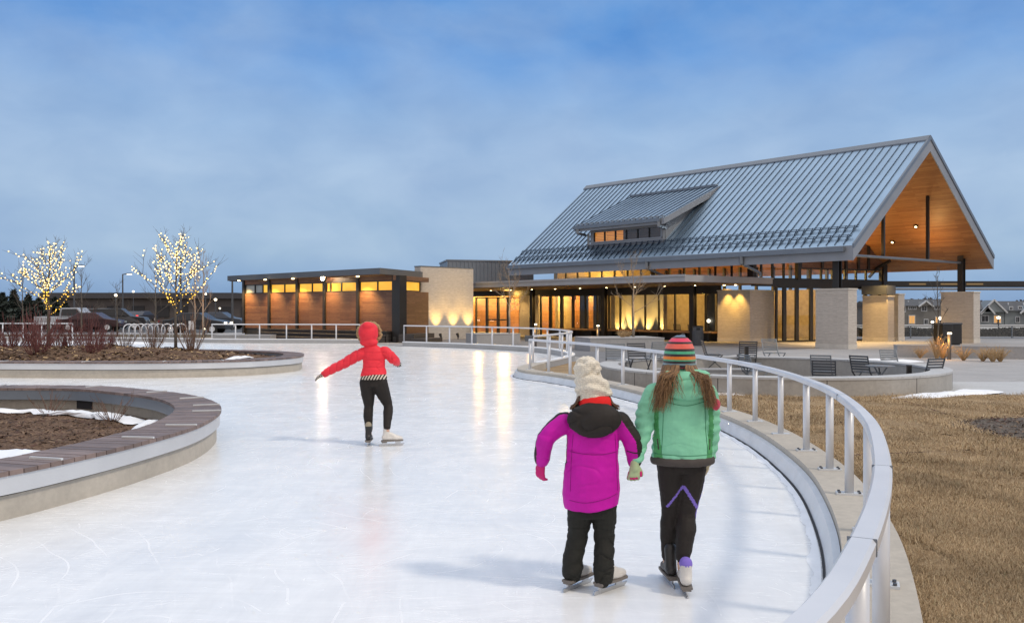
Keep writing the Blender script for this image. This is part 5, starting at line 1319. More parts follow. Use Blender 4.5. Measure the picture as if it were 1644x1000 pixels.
def house(label, px0, px1, ytop, yeave, mat_, wins, gables=(), ybase=524):
    x0, x1 = hp(px0), hp(px1); t = thing('town_house', label, 'house', ((x0+x1)/2, HD, hb), group='houses beyond the fence')
    b = MB(); b.box(x0, x1, HD, HD+11, hz(ybase)-.6, hz(yeave)); b.build('wall', M[mat_], t)
    zr, ze = hz(ytop), hz(yeave); b = MB(); q = [(x0-.5, HD-.6, ze), (x1+.5, HD-.6, ze), (x1+.5, HD+11.6, ze), (x0-.5, HD+11.6, ze), (x0-.5, HD+5.5, zr), (x1+.5, HD+5.5, zr)]
    b.add(q, [(3, 2, 1, 0), (0, 1, 5, 4), (2, 3, 4, 5), (1, 2, 5), (3, 0, 4)]); r = b.build('roof', M['hroof'], t)
    for gpx0, gpx1, gy, gyb in gables:
        gx0, gx1 = hp(gpx0), hp(gpx1); gm = (gx0+gx1)/2; zt_, zb_ = hz(gy), hz(gyb)
        b = MB(); b.add([(gx0, HD-.9, zb_), (gx1, HD-.9, zb_), (gm, HD-.9, zt_), (gx0, HD+4, zb_), (gx1, HD+4, zb_), (gm, HD+4, zt_)], [(0, 1, 2), (5, 4, 3), (0, 2, 5, 3), (2, 1, 4, 5), (1, 0, 3, 4)]); g = b.build('gable', M[mat_], t)
        b = MB()
        for a in (gx0-.3, gx1+.3): b.bar((a, HD-1.05, zb_-.2), (gm, HD-1.05, zt_+.12), .3, .38)
        b.build('gable_trim', M['trim'], g, wb=False)
    for wn in wins: window(t, *wn)
    for k in range(2):
        xx = x0+(x1-x0)*(.3+.45*k); b = MB(); b.box(xx-.12, xx+.12, HD+3, HD+3.24, zr-1.6, zr-.4); b.build('roof_vent', M['trim'], r, wb=False)
    return t
house('grey townhouse row with a lit patio door seen past the open gable', 1440, 1530, 480, 491, 'siding', [(1459, 1463.5, 492, 496), (1465, 1470, 492, 496), (1459.5, 1468, 507, 519, True), (1480, 1487, 491.5, 499), (1501, 1508, 492, 496), (1484, 1489, 513, 520), (1450, 1453, 492, 500), (1518, 1524, 493, 501), (1502, 1507, 509, 519, True)], ((1474, 1494, 484, 491),))
house('blue grey gabled house with a warm lit porch beyond the last stone pier', 1566, 1612, 483, 497, 'siding2', [(1576, 1586, 507, 516), (1596, 1600, 507, 518, True), (1601, 1606, 508, 518, True)], ((1573, 1612, 482, 501), (1573, 1592, 492, 503)))
house('blue grey house at the picture edge with white framed windows', 1613, 1668, 483, 499, 'siding2', [(1631, 1636, 509, 517), (1635, 1640, 492.5, 495.5), (1646, 1652, 506, 516), (1621, 1625, 493, 497)], ((1636, 1662, 490, 502),))
house('small dark townhouse seen just above the round bins', 1396, 1437, 483, 493, 'siding', [(1410, 1416, 497, 504), (1424, 1430, 497, 504, True)])
# ------------------------------------------------------------------ people
def fuse(b, voxel, it=5, wr=None):
    me = bpy.data.meshes.new('t'); me.from_pydata(b.v, [], b.f); me.update()
    import bmesh
    bm = bmesh.new(); bm.from_mesh(me); bmesh.ops.recalc_face_normals(bm, faces=bm.faces); bm.to_mesh(me); bm.free()
    o = bpy.data.objects.new('t', me); COL.objects.link(o)
    r = o.modifiers.new('r', 'REMESH'); r.mode = 'VOXEL'; r.voxel_size = voxel
    s = o.modifiers.new('s', 'SMOOTH'); s.factor = .5; s.iterations = it
    bpy.context.view_layer.update()
    m2 = bpy.data.meshes.new_from_object(o.evaluated_get(bpy.context.evaluated_depsgraph_get()))
    bpy.data.objects.remove(o); bpy.data.meshes.remove(me)
    if wr:
        vs = [(v.co.copy(), v.normal.copy()) for v in m2.vertices]
        for v, (c, n) in zip(m2.vertices, vs): v.co = c+n*wr(c, n)
        m2.update()
    return m2
def part(name, me, mats, parent, fn=None, smooth=True):
    if not isinstance(mats, (list, tuple)): mats = [mats]
    me.materials.clear()
    for m in mats: me.materials.append(m)
    for p in me.polygons:
        p.use_smooth = smooth
        if fn: p.material_index = fn(p.center, p.normal)
    uv_box(me) if not me.uv_layers else None
    me.name = name; o = bpy.data.objects.new(name, me); COL.objects.link(o); o.parent = parent; return o
def limb(b, pts, radii, n=14):
    P = spline([tuple(p) for p in pts], .03); k = len(pts); cum = [0]
    for a, c in zip(pts, pts[1:]): cum.append(cum[-1]+(Vector(c)-Vector(a)).length)
    R = []; acc = 0; prev = None; tot = 0
    L = [0]
    for a, c in zip(P, P[1:]): L.append(L[-1]+math.dist(a, c))
    for l in L:
        s = l/L[-1]*cum[-1]; i = min(max(j for j in range(k) if cum[j] <= s+1e-9), k-2); f = (s-cum[i])/max(1e-6, cum[i+1]-cum[i]); f = min(1, max(0, f)); R.append(radii[i]*(1-f)+radii[i+1]*f)
    b.tube(P, R, n); b.ball(P[0], R[0]*.98, 12, 8); b.ball(P[-1], R[-1]*.98, 12, 8)
def cloth_wr(amp=.004, s=22, amp2=.005, s2=7, seed=0, band=None, crease=0, cs=5):
    def f(c, n):
        cr = 0
        if crease:
            q = noise.noise(Vector((c.x*cs+seed, c.y*cs, c.z*cs*2.1+.9*noise.noise(Vector((c.x*3, c.y*3, c.z*3+seed)))))); m = max(0, .35+noise.noise(Vector((c.x*4, c.y*4+7, c.z*4+seed))))
            cr = -crease*m*max(0, 1-abs(q)*7)**1.5
        d = amp*noise.noise(Vector((c.x*s, c.y*s, c.z*s*1.7+seed)))+amp2*noise.noise(Vector((c.x*s2+3, c.y*s2, c.z*s2*1.8+seed)))
        if band: d += band(c)
        return d+cr
    return f
M['skin'] = plain('skin', (.56, .33, .24), .55, 0, .05, 9)
M['lip'] = plain('lips', (.42, .17, .15), .5); M['eye'] = plain('eye', (.06, .04, .03), .2)
def cloth(name, base, rough=.75, var=.10, bs=260, sheen=.02):
    t = NT(name); c = t.coord(); n = t.noise(c, 7, 5, .6); f = t.noise(c, bs, 3)
    t.set(base=t.ramp(n, [(.3, tuple(x*(1-var) for x in base)), (.7, tuple(min(1, x*(1+var)) for x in base))]), rough=rough, sheen=sheen, spec=.25)
    h = t.math('MULTIPLY_ADD', t.noise(c, 26, 4, .6, .6), 1.0, t.math('MULTIPLY', f, .12)); t.bump(h, .35, .008); return t.m
M['green'] = cloth('mint green shell fabric', (.22, .56, .37), .6); M['green2'] = cloth('deeper green side panel', (.08, .32, .12), .6)
M['hemgrey'] = cloth('dark grey hem', (.07, .06, .055)); M['legging'] = cloth('black brown leggings', (.021, .017, .015), .7, bs=400); M['violet'] = cloth('violet piping', (.20, .14, .52))
M['magenta'] = cloth('magenta shell fabric', (.50, .003, .33), .6); M['blackshell'] = cloth('black shell fabric', (.022, .018, .016), .65); M['snowpant'] = cloth('black snow trousers', (.017, .017, .014), .75)
M['redcloth'] = cloth('red fleece', (.72, .02, .02), .85); M['redjacket'] = cloth('coral red quilted shell', (.78, .035, .055), .6); M['stripewhite'] = cloth('off white stripes', (.62, .55, .45))
def knit(name, base):
    t = NT(name); c = t.coord(); n = t.noise(c, 9, 4); w1 = t.n('ShaderNodeTexWave', bands_direction='Z'); w1.inputs['Scale'].default_value = 28; w1.inputs['Distortion'].default_value = 2.2; w1.inputs['Detail'].default_value = 1; t.l(c, w1.inputs[0])
    v = t.n('ShaderNodeTexVoronoi'); v.inputs['Scale'].default_value = 95; t.l(c, v.inputs[0])
    t.set(base=t.mix(1, t.ramp(n, [(.3, tuple(x*.88 for x in base)), (.7, base)]), t.ramp(v.outputs[0], [(0, 1.05), (.7, .80)]), 'MULTIPLY'), rough=.95, sheen=.15, spec=.15)
    t.bump(t.math('MULTIPLY_ADD', v.outputs[0], -.8, t.math('MULTIPLY', w1.outputs[1] if len(w1.outputs) > 1 else w1.outputs[0], .5)), .5, .006); return t.m
M['pink'] = cloth('pink mitten fleece', (.55, .02, .16), .85); M['cream'] = knit('cream knit', (.82, .75, .63)); M['mint'] = cloth('pale mint glove', (.42, .52, .30), .9); M['sand'] = cloth('pale sand glove', (.52, .45, .30), .9)
M['skatewhite'] = plain('white skate leather', (.62, .59, .55), .4, 0, .12, 14, .2, 60); M['skateblack'] = plain('black skate leather', (.02, .018, .017), .45); M['skatetan'] = plain('tan boot cuff', (.33, .28, .20), .6)
M['steel'] = plain('skate blade steel', (.55, .56, .58), .25, .9, .05, 5); M['sole'] = plain('skate sole', (.16, .14, .125), .6)
M['fur'] = plain('tan faux fur', (.36, .24, .12), .95, 0, .35, 60, .5, 90)
def hair_mat(name, a, c):
    t = NT(name); g = t.n('ShaderNodeNewGeometry'); t.set(base=t.ramp(g.outputs['Random Per Island'], [(0, a), (1, c)]), rough=.5); return t.m
M['hair'] = hair_mat('light brown hair', (.08, .038, .015), (.36, .20, .085)); M['hairdark'] = hair_mat('brown hair', (.07, .03, .012), (.16, .08, .035))
def stripes():
    t = NT('striped knit'); c = t.coord(); s = t.n('ShaderNodeSeparateXYZ'); t.l(c, s.inputs[0])
    f = t.n('ShaderNodeMapRange'); f.inputs[1].default_value = 1.255; f.inputs[2].default_value = 1.455; t.l(s.outputs[2], f.inputs[0])
    K = (.03, .022, .025); seq = [(0, (.62, .04, .10)), (.07, K), (.13, (.2, .3, .35)), (.18, K), (.25, (.08, .40, .22)), (.29, (.8, .22, .02)), (.38, K), (.45, (.08, .42, .24)), (.53, K), (.60, (.82, .14, .10)), (.74, K), (.80, (.80, .06, .14)), (.90, K), (.94, (.12, .2, .32)), (.985, K)]
    r = t.n('ShaderNodeValToRGB'); r.color_ramp.interpolation = 'CONSTANT'; e = r.color_ramp.elements
    while len(e) < len(seq): e.new(.5)
    for i, (p, col) in enumerate(seq): e[i].position = p; e[i].color = (*col, 1)
    t.l(f.outputs[0], r.inputs[0]); t.set(base=r.outputs[0], rough=.95, sheen=.3)
    w = t.n('ShaderNodeTexWave'); w.inputs['Scale'].default_value = 75; w.inputs['Distortion'].default_value = 1.5; t.l(c, w.inputs[0]); t.bump(w.outputs[0], .5, .004); return t.m
M['stripes'] = stripes()

def glove(parent, W, d, up, mat, s=1.0, curl=.6, side=1, name='glove', fn=None, mats=None):
    """W wrist, d direction of the hand, up = back of the hand, side = where the thumb leaves"""
    W, d, up = Vector(W), Vector(d).normalized(), Vector(up); up = (up-d*up.dot(d)).normalized(); r = d.cross(up)*side; b = MB()
    pt = lambda a, x, h: W+d*a*s+r*x*s+up*h*s
    limb(b, [pt(-.02, 0, 0), pt(.02, 0, 0)], [.026*s, .024*s], 10)
    for x in (-.021, -.007, .007, .021): limb(b, [pt(.012, x*.7, 0), pt(.062, x*1.05, 0)], [.014*s, .0125*s], 8)
    for x, L in ((-.028, .046), (-.0095, .058), (.0095, .055), (.028, .043)):
        q = pt(.062, x, 0); p = [q]; a = 0
        for k in range(3): a += curl*(.55 if k == 0 else .8); p.append(p[-1]+(d*math.cos(a)-up*math.sin(a))*L*s*(.42, .33, .25)[k])
        limb(b, p, [.0105*s, .0098*s, .0092*s, .008*s], 8)
    limb(b, [pt(.012, .022, -.004), pt(.04, .043, -.012), pt(.062, .05, -.022)], [.013*s, .0115*s, .0095*s], 8)
    return part(name, fuse(b, .0045*s, 3), mats or mat, parent, fn)
def skate(parent, pos, yaw, mat, s=1.0, pitch=0, shaft=.11, top=None, cuff=None):
    """pos = point of the ice under the middle of the blade"""
    T = Matrix.Translation(Vector(pos)) @ Matrix.Rotation(yaw, 4, 'Z') @ Matrix.Rotation(pitch, 4, 'X')
    tr = lambda x, y, z: T @ Vector((x*s, y*s, z*s))
    def mb(build):
        b = MB(); build(b); b.v = [tuple(tr(*p)) for p in b.v]; return b
    def boot(b):
        limb(b, [(0, -.085, .098), (0, -.02, .094), (0, .05, .088), (0, .105, .080)], [.036, .034, .037, .026], 14)
        limb(b, [(0, -.07, .10), (0, -.065, .16), (0, -.06, .10+shaft+.04)], [.038, .037, .041], 14)
        limb(b, [(0, -.03, .13), (0, .03, .105)], [.034, .03], 12)
    f = MB(); boot(f); f.v = [tuple(tr(*p)) for p in f.v]
    bo = part('skate', fuse(f, .007*s, 3), [mat, cuff or mat], parent, (lambda c, n: 1 if c.z > pos[2]+s*(.125+shaft) else 0))
    b = mb(lambda b: (b.prism([(-.034, -.12), (.034, -.12), (.038, .04), (.034, .115), (0, .135), (-.034, .115), (-.038, .04)], .052, .066), b.box(-.026, .026, -.12, -.06, .042, .0515)))
    part('sole', mesh_of(b), M['sole'], bo, smooth=False)
    b = mb(lambda b: (b.add([(-.0035, -.155, .008), (-.0035, -.14, 0), (-.0035, .12, 0), (-.0035, .15, .022), (-.0035, .12, .024), (-.0035, -.15, .024), (.0035, -.155, .008), (.0035, -.14, 0), (.0035, .12, 0), (.0035, .15, .022), (.0035, .12, .024), (.0035, -.15, .024)],
            [(0, 1, 2, 3, 4, 5), (11, 10, 9, 8, 7, 6)]+[(i, (i+1) % 6, 6+(i+1) % 6, 6+i) for i in range(6)]),
            b.box(-.005, .005, -.115, -.06, .0245, .0415), b.box(-.005, .005, .04, .10, .0245, .0515)))
    part('blade', mesh_of(b), M['steel'], bo, smooth=False)
    return bo
def mesh_of(b):
    me = bpy.data.meshes.new('m'); me.from_pydata(b.v, [], b.f); me.update()
    import bmesh
    bm = bmesh.new(); bm.from_mesh(me); bmesh.ops.recalc_face_normals(bm, faces=bm.faces); bm.to_mesh(me); bm.free(); return me
def head(b, c, s=1.0, yaw=0, tilt=0):
    """skull, jaw, nose, ears, neck; faces +y"""
    T = Matrix.Translation(Vector(c)) @ Matrix.Rotation(yaw, 4, 'Z') @ Matrix.Rotation(tilt, 4, 'X'); f = MB()
    f.ball((0, -.012*s, .022*s), .074*s, 14, 10, rz=.086*s, ry=.088*s); f.ball((0, .018*s, -.05*s), .052*s, 12, 8, rz=.058*s, ry=.058*s)
    f.ball((0, .084*s, -.022*s), .012*s, 8, 6, rz=.02*s, ry=.016*s); f.ball((0, .074*s, -.062*s), .022*s, 8, 6, rz=.011*s, ry=.012*s)
    for q in (-1, 1): f.ball((q*.076*s, -.005*s, -.01*s), .010*s, 8, 6, rz=.028*s, ry=.018*s)
    f.tube([(0, -.012*s, -.17*s), (0, -.01*s, -.06*s)], .044*s, 12)
    b.add([T @ Vector(p) for p in f.v], f.f); return T
def face(parent, T, s, body):
    b = MB()
    for q in (-1, 1): b.ball(T @ Vector((q*.028*s, .070*s, .004*s)), .0095*s, 8, 6)
    part('eyes', mesh_of(b), M['eye'], parent)
    b = MB(); b.ball(T @ Vector((0, .086*s, -.062*s)), .017*s, 8, 5, rz=.005*s, ry=.005*s); part('mouth', mesh_of(b), M['lip'], parent)
def strands(name, defs, mat, parent, r=.0055):
    b = MB()
    for pts in defs:
        n = len(pts); P = spline(pts, .02); k = len(P); b.tube(P, [(r*(1-.85*i/k), r*.7*(1-.85*i/k)) for i in range(k)], 5)
    return b.build(name, mat, parent, wb=False, smooth=True, fix=False)

from mathutils.bvhtree import BVHTree
def seam(parent, me, name, pts, m, r=.0022, dirv=(0, 1, 0)):
    bv = BVHTree.FromPolygons([v.co for v in me.vertices], [tuple(p.vertices) for p in me.polygons]); out = []
    for x, z in spline(pts, .012):
        h = bv.ray_cast(Vector((x, -.6, z)), Vector(dirv))
        if h[0] is not None: out.append(h[0]-Vector(dirv)*.0008)
    if len(out) > 3:
        b = MB(); b.tube(out, r, 5); return b.build(name, m, parent, wb=False, smooth=True)
# ---------- girl in mint green
GX, GY = .985, 5.06
g = thing('person', 'girl in mint green jacket, black leggings and striped knit hat skating away', 'person', (GX, GY, 0), group='skaters on the ice')
HL, KL, AL_ = (-.062, .0, .72), (-.056, .035, .43), (-.066, .07, .17)
HR, KR, AR_ = (.062, .0, .72), (.028, .0, .42), (-.008, -.08, .19)
SL, EL, WL_ = (-.155, -.01, 1.115), (-.222, -.03, .925), (-.276, -.075, .755)
SR, ER, WR_ = (.145, -.01, 1.115), (.166, -.02, .915), (.160, .015, .755)
HC = (-.012, .02, 1.305)
b = MB(); TH = head(b, HC, 1.0, .05)
b.loft([(0, 0, .68, .10, .08), (0, 0, .80, .105, .08), (0, 0, .90, .095, .075), (0, 0, 1.02, .12, .08), (0, 0, 1.12, .10, .06), (0, 0, 1.17, .045, .045)], 16)
for h, k, a in ((HL, KL, AL_), (HR, KR, AR_)): limb(b, [h, k, a, (a[0], a[1]+.02, a[2]-.07)], [.068, .046, .034, .03])
for s_, e, w in ((SL, EL, WL_), (SR, ER, WR_)): limb(b, [s_, e, w], [.042, .034, .024]); b.ball(w, .026)
body = part('body', fuse(b, .009, 4), M['skin'], g); face(g, TH, 1.0, body)
# leggings
b = MB()
limb(b, [HL, (-.060, .01, .58), KL, (-.064, .045, .33), AL_, (-.064, .07, .155)], [.086, .073, .055, .055, .042, .041]); limb(b, [HR, (.050, .0, .58), KR, (.018, -.035, .33), AR_], [.086, .075, .055, .058, .043])
b.loft([(0, 0, .66, .10, .085), (0, 0, .72, .125, .095), (0, 0, .80, .12, .09)], 16)
def seg_d(c, a, e):
    a, e, p = Vector(a), Vector(e), Vector((c.x, c.z)); t = max(0, min(1, (p-a).dot(e-a)/(e-a).length_squared)); return (p-(a+(e-a)*t)).length
def lg(c, n):
    if n.y < .25 and (seg_d(c, (-.004, .585), (-.088, .465)) < .0065 or seg_d(c, (.002, .585), (.078, .465)) < .009): return 1
    if c.x > .06 and n.x > .3 and abs(c.y+.022) < .009 and c.z > .40: return 1
    return 0
part('leggings', fuse(b, .006, 4, cloth_wr(.0015, 40, .003, 14)), [M['legging'], M['violet']], g, lg)
sk = skate(g, (-.066, .075, .0), .08, M['skateblack'], .92, 0, .09)
skate(g, (-.004, -.085, .0), -.05, M['skatewhite'], .95, .08, .05, cuff=M['violet'])
# jacket
b = MB()
b.loft([(.003, 0, .735, .180, .125), (.003, 0, .80, .178, .122), (0, 0, .90, .162, .112), (0, 0, 1.0, .162, .112), (0, -.005, 1.08, .168, .108), (0, -.008, 1.14, .150, .092), (0, -.01, 1.185, .10, .075), (0, 0, 1.22, .06, .062)], 28)
limb(b, [SL, (-.20, .0, 1.02), EL, (-.254, -.052, .84), WL_], [.066, .062, .056, .050, .044]); limb(b, [SR, (.162, -.01, 1.01), ER, (.166, .0, .83), WR_], [.062, .057, .051, .047, .042])
def pad(c):
    if abs(c.x) > .155 and c.z < 1.07: return .0035*math.sin(c.z*120+3*noise.noise(Vector((c.x*9, c.y*9, c.z*5))))
    return .003*math.sin((c.z+.08*c.x)*46)*max(0, noise.noise(Vector((c.x*6, 1, c.z*4)))+.3)
def gm(c, n):
    if c.z < .748 and abs(c.x) < .19: return 1
    if abs(c.x)-.02*math.sin(c.z*8) > .122+.03*(1.0-c.z) and abs(c.x) < .168 and c.z < 1.06 and n.y < .5 and not (abs(n.x) > .98): return 2
    return 0
jk = part('jacket', fuse(b, .0048, 3, cloth_wr(.0025, 26, .003, 9, 1, pad, .012, 6)), [M['green'], M['hemgrey'], M['green2']], g, gm)
M['greenseam'] = cloth('green seam tape', (.05, .22, .12), .6)
for q in (-1, 1):
    seam(g, jk.data, 'seam', [(q*.118, 1.09), (q*.120, 1.0), (q*.124, .9), (q*.132, .78)], M['greenseam'])
    seam(g, jk.data, 'pocket_zip', [(q*.145, .80), (q*.150, .86)], M['hemgrey'], .004)
seam(g, jk.data, 'hem_stitch', [(-.165, .775), (0, .772), (.165, .775)], M['greenseam'], .0018)
seam(g, jk.data, 'seam', [(-.115, 1.075), (0, 1.055), (.115, 1.075)], M['greenseam'], .0018)
b = MB(); b.loft([(.003, 0, .705, .172, .118), (.003, 0, .715, .187, .131), (.003, 0, .735, .189, .133), (.003, 0, .752, .184, .129), (.003, 0, .758, .17, .115)], 32)
part('jacket_hem', fuse(b, .008, 3, cloth_wr(.002, 30, .003, 10)), M['hemgrey'], g)
b = MB(); b.ball((.012, -.085, 1.165), .128, 20, 12, rz=.088, ry=.062); b.ball((.012, -.11, 1.125), .105, 18, 10, rz=.04, ry=.04)
for a in range(9):
    t = PI*(.02+.96*a/8); p = Vector((.012+.105*math.cos(t), -.075+.02*math.sin(t), 1.215+.015*math.sin(t)))
    b.ball(p, .036, 10, 7)
b.ball((.012, -.02, 1.20), .075, 12, 8, rz=.05)
part('hood', fuse(b, .0055, 3, cloth_wr(.003, 18, .006, 9, 5, None, .012, 7)), M['green'], g)
# hat
b = MB(); b.loft([(HC[0], .012, 1.262, .086, .098), (HC[0], .012, 1.285, .094, .104), (HC[0], .010, 1.33, .093, .102), (HC[0], .006, 1.375, .086, .094), (HC[0], .002, 1.41, .070, .077), (HC[0], -.002, 1.437, .045, .05), (HC[0], -.004, 1.452, .018, .02)], 24)
b.ball((HC[0]+.02, 0, 1.452), .014)
for q in (-1, 1): b.loft([(HC[0]+q*.082, .02, 1.20, .012, .028), (HC[0]+q*.086, .02, 1.235, .016, .042), (HC[0]+q*.084, .02, 1.275, .016, .05)], 10)
part('knit_hat', fuse(b, .006, 3, cloth_wr(.002, 50, .003, 15)), M['stripes'], g)
b = MB(); q = [Vector((HC[0]+.088, -.02, 1.22)), Vector((.115, -.095, 1.19)), Vector((.15, -.11, 1.14)), Vector((.172, -.09, 1.085))]; b.tube(q, .010, 6); b.ball((.178, -.09, 1.06), .025, 9, 7, rz=.035); part('hat_cord', mesh_of(b), M['stripes'], g)
rng = random.Random(21); D = []
for i in range(1250):
    s = rng.choice((-1, 1)); u = rng.random(); ph = (.22+1.4*u**.8)      # angle from the back of the head towards the ear
    x0 = HC[0]+s*math.sin(ph)*.088; y0 = .01-math.cos(ph)*.100
    if s < 0: tl = rng.random()**.8; ex, ey, ez = -.07-.06*rng.random()-.085*tl*rng.random()**.5, -.13+.10*rng.random(), 1.235-.225*tl
    else: tl = rng.random()**.8; ex, ey, ez = .08+.05*rng.random()+.06*tl*rng.random()**.5, -.13+.09*rng.random(), 1.235-.205*tl
    if rng.random() < .03: ex, ey, ez = s*(.02+.07*rng.random()), -.165, 1.10+.06*rng.random()
    w = lambda a: rng.uniform(-a, a); mx_, my_ = (x0*.45+ex*.55), min(y0*.6+ey*.4, -.085+abs(ex)*.12)-.02
    D.append([(x0, y0, 1.285), (x0*1.12+w(.006), y0-.012, 1.25+w(.006)), (mx_+w(.014), my_-.03+w(.01), 1.215+w(.010)), (x0*.2+ex*.8+w(.014), ey-.03+w(.012), .45*1.21+.55*ez+w(.012)), (ex+w(.022), ey-.02+w(.01), ez)])
strands('hair', D, M['hair'], g, .0027)
glove(g, (-.286, -.09, .715), (-.05, .03, -1), (.1, -1, .1), M['mint'], 1.0, .9, -1)
glove(g, (.158, .018, .725), (-.12, .10, -1), (.9, -.3, 0), M['sand'], .95, .45, 1)

# ---------- child in magenta
KX, KY = .462, 4.98
k = thing('person', 'small child in magenta jacket, black snow trousers and cream bobble hat skating away', 'person', (KX, KY, 0), group='skaters on the ice')
SL, EL, WL_ = (-.165, 0, .955), (-.268, -.015, .865), (-.290, .04, .735)
SR, ER, WR_ = (.155, 0, .955), (.222, -.01, .855), (.240, .02, .735)
HL, KL, AL_ = (-.066, 0, .48), (-.086, .03, .30), (-.100, .02, .14)
HR, KR, AR_ = (.062, 0, .48), (.066, .02, .29), (.066, -.03, .12)
HC = (.005, .035, 1.135)
b = MB(); TH = head(b, HC, .98, -.05)
b.loft([(0, 0, .44, .10, .08), (0, 0, .60, .11, .085), (0, 0, .80, .11, .08), (0, 0, .94, .10, .065), (0, 0, 1.0, .05, .045)], 16)
for h, kk, a in ((HL, KL, AL_), (HR, KR, AR_)): limb(b, [h, kk, a, (a[0], a[1], a[2]-.05)], [.06, .042, .034, .03])
for s_, e, w in ((SL, EL, WL_), (SR, ER, WR_)): limb(b, [s_, e, w], [.04, .034, .025]); b.ball(w, .026)
body = part('body', fuse(b, .009, 4), M['skin'], k); face(k, TH, .98, body)
b = MB()
limb(b, [HL, (-.078, .015, .38), KL, (-.108, .022, .2), (-.116, .015, .10)], [.078, .068, .060, .059, .061]); limb(b, [HR, (.066, .01, .38), KR, (.060, -.025, .2), (.056, -.045, .09)], [.078, .068, .060, .059, .061])
b.loft([(0, 0, .42, .11, .09), (0, 0, .5, .13, .1), (0, 0, .6, .12, .09)], 16)
def knees(c): return .0025*math.sin(c.z*70+5*noise.noise(Vector((c.x*8, c.y*8, c.z*3)))) if c.z < .36 else 0
part('snow_trousers', fuse(b, .005, 3, cloth_wr(.002, 24, .004, 9, 2, knees, .012, 7)), M['snowpant'], k)
skate(k, (-.078, .06, 0), -.72, M['skatewhite'], .95, 0, .05); skate(k, (.104, .005, 0), -.80, M['skatewhite'], .98, 0, .05)
b = MB()
b.loft([(-.008, 0, .50, .155, .125), (-.012, 0, .56, .165, .13), (-.008, 0, .66, .158, .122), (-.004, 0, .78, .150, .112), (0, -.005, .88, .150, .106), (0, -.008, .95, .142, .095), (0, -.005, 1.0, .11, .08), (0, 0, 1.05, .07, .07)], 28)
limb(b, [SL, (-.222, -.008, .912), EL, (-.283, .01, .80), WL_], [.064, .058, .055, .050, .044]); limb(b, [SR, (.192, -.005, .905), ER, (.234, .0, .79), WR_], [.064, .059, .056, .050, .044])
def hemdip(c): return 0
me = fuse(b, .0048, 3, cloth_wr(.0025, 20, .004, 7, 3, None, .006, 5))
for v in me.vertices:            # the hem dips towards the child's left
    if v.co.z < .60: v.co.z += (-.030-.13*min(0, v.co.x+.0)*0+.16*max(-.2, v.co.x)-.02*math.cos(v.co.x*9))*max(0, (.60-v.co.z)/.10)*.55
me.update()
def km(c, n):
    if c.z > .965 and abs(c.x) < .12: return 1
    if c.x > .10 and c.z > .70:                    # outside of the right sleeve
        ax = .155+(.955-c.z)*.67 if c.z > .855 else .222+(.855-c.z)*.15
        if c.x > ax+.016 or (n.z > .35 and n.x > .1): return 1
    if c.x < -.13 and c.z > .70:
        if n.z > .45 and n.x < .35 and c.y > -.03 or (n.x < -.75 and c.y > -.02): return 1
    return 0
jk = part('jacket', me, [M['magenta'], M['blackshell']], k, km)
M['magentaseam'] = cloth('dark magenta seam', (.20, .002, .14), .6)
seam(k, jk.data, 'seam', [(-.135, .80), (0, .79), (.135, .80)], M['magentaseam'], .0018); seam(k, jk.data, 'hem_stitch', [(-.14, .53), (-.05, .525), (.06, .545), (.13, .565)], M['magentaseam'], .0016)
for q in (-1, 1): seam(k, jk.data, 'seam', [(q*.118, .90), (q*.125, .80), (q*.132, .66), (q*.135, .58)], M['magentaseam'], .0016)
seam(k, jk.data, 'cuff_strap', [(.19, .80), (.235, .79), (.275, .795)], M['blackshell'], .0035)
b = MB(); b.ball((.0, -.085, .985), .158, 22, 12, rz=.098, ry=.075); b.ball((.0, -.105, .935), .115, 18, 10, rz=.055, ry=.05)
for a in range(9):
    t = PI*a/8; b.ball((.10*math.cos(t), -.05+.02*math.sin(t), 1.03+.02*math.sin(t)), .034, 9, 7)
b.ball((0, -.02, 1.03), .09, 12, 8, rz=.05)
part('hood', fuse(b, .0055, 4, cloth_wr(.0025, 16, .006, 6, 7, None, .013, 6)), M['blackshell'], k)
b = MB(); b.loft([(.012, -.012, 1.045, .110, .105), (.013, -.012, 1.075, .100, .098), (.016, -.01, 1.10, .088, .09), (.018, -.01, 1.112, .07, .075)], 20); part('neck_warmer', fuse(b, .008, 3, cloth_wr(.002, 30, .006, 12)), M['redcloth'], k)
b = MB()
b.loft([(.006, .02, 1.085, .096, .104), (.006, .018, 1.12, .104, .110), (.0, .014, 1.16, .101, .106), (-.012, .01, 1.20, .088, .093), (-.022, .008, 1.235, .07, .075), (-.028, .006, 1.255, .05, .052)], 24)
knit = lambda c, n: .006*math.sin(c.z*95+6*noise.noise(Vector((c.x*7, c.y*7, c.z*4))))+.006*noise.noise(c*38)
hat = part('knit_hat', fuse(b, .0065, 2, knit), M['cream'], k)
b = MB(); rng = random.Random(2)
for i in range(60):
    a, e = rng.uniform(0, 2*PI), rng.uniform(-1, 1); q = Vector((math.cos(a)*math.sqrt(1-e*e), math.sin(a)*math.sqrt(1-e*e), e))
    b.ball(Vector((-.032, .0, 1.262))+Vector((q.x*.058, q.y*.058, q.z*.052)), .024, 7, 5)
b.ball((-.032, 0, 1.262), .06)
part('bobble', fuse(b, .007, 1, lambda c, n: .008*noise.noise(c*55)), M['cream'], hat)
D = []; rng = random.Random(9)
for i in range(60):
    s = 1 if i % 3 else -1; D.append([(HC[0]+s*.085, .0+rng.uniform(-.05, .04), 1.11), (HC[0]+s*(.098+.01*rng.random()), -.03+rng.uniform(-.04, .03), 1.07), (HC[0]+s*(.112+.03*rng.random()), -.05+rng.uniform(-.03, .03), 1.035+.025*rng.random())])
strands('hair', D, M['hairdark'], k, .005)
glove(k, (-.292, .045, .715), (-.12, .10, -1), (-.7, -.6, 0), M['pink'], 1.0, .7, 1, 'mitten')
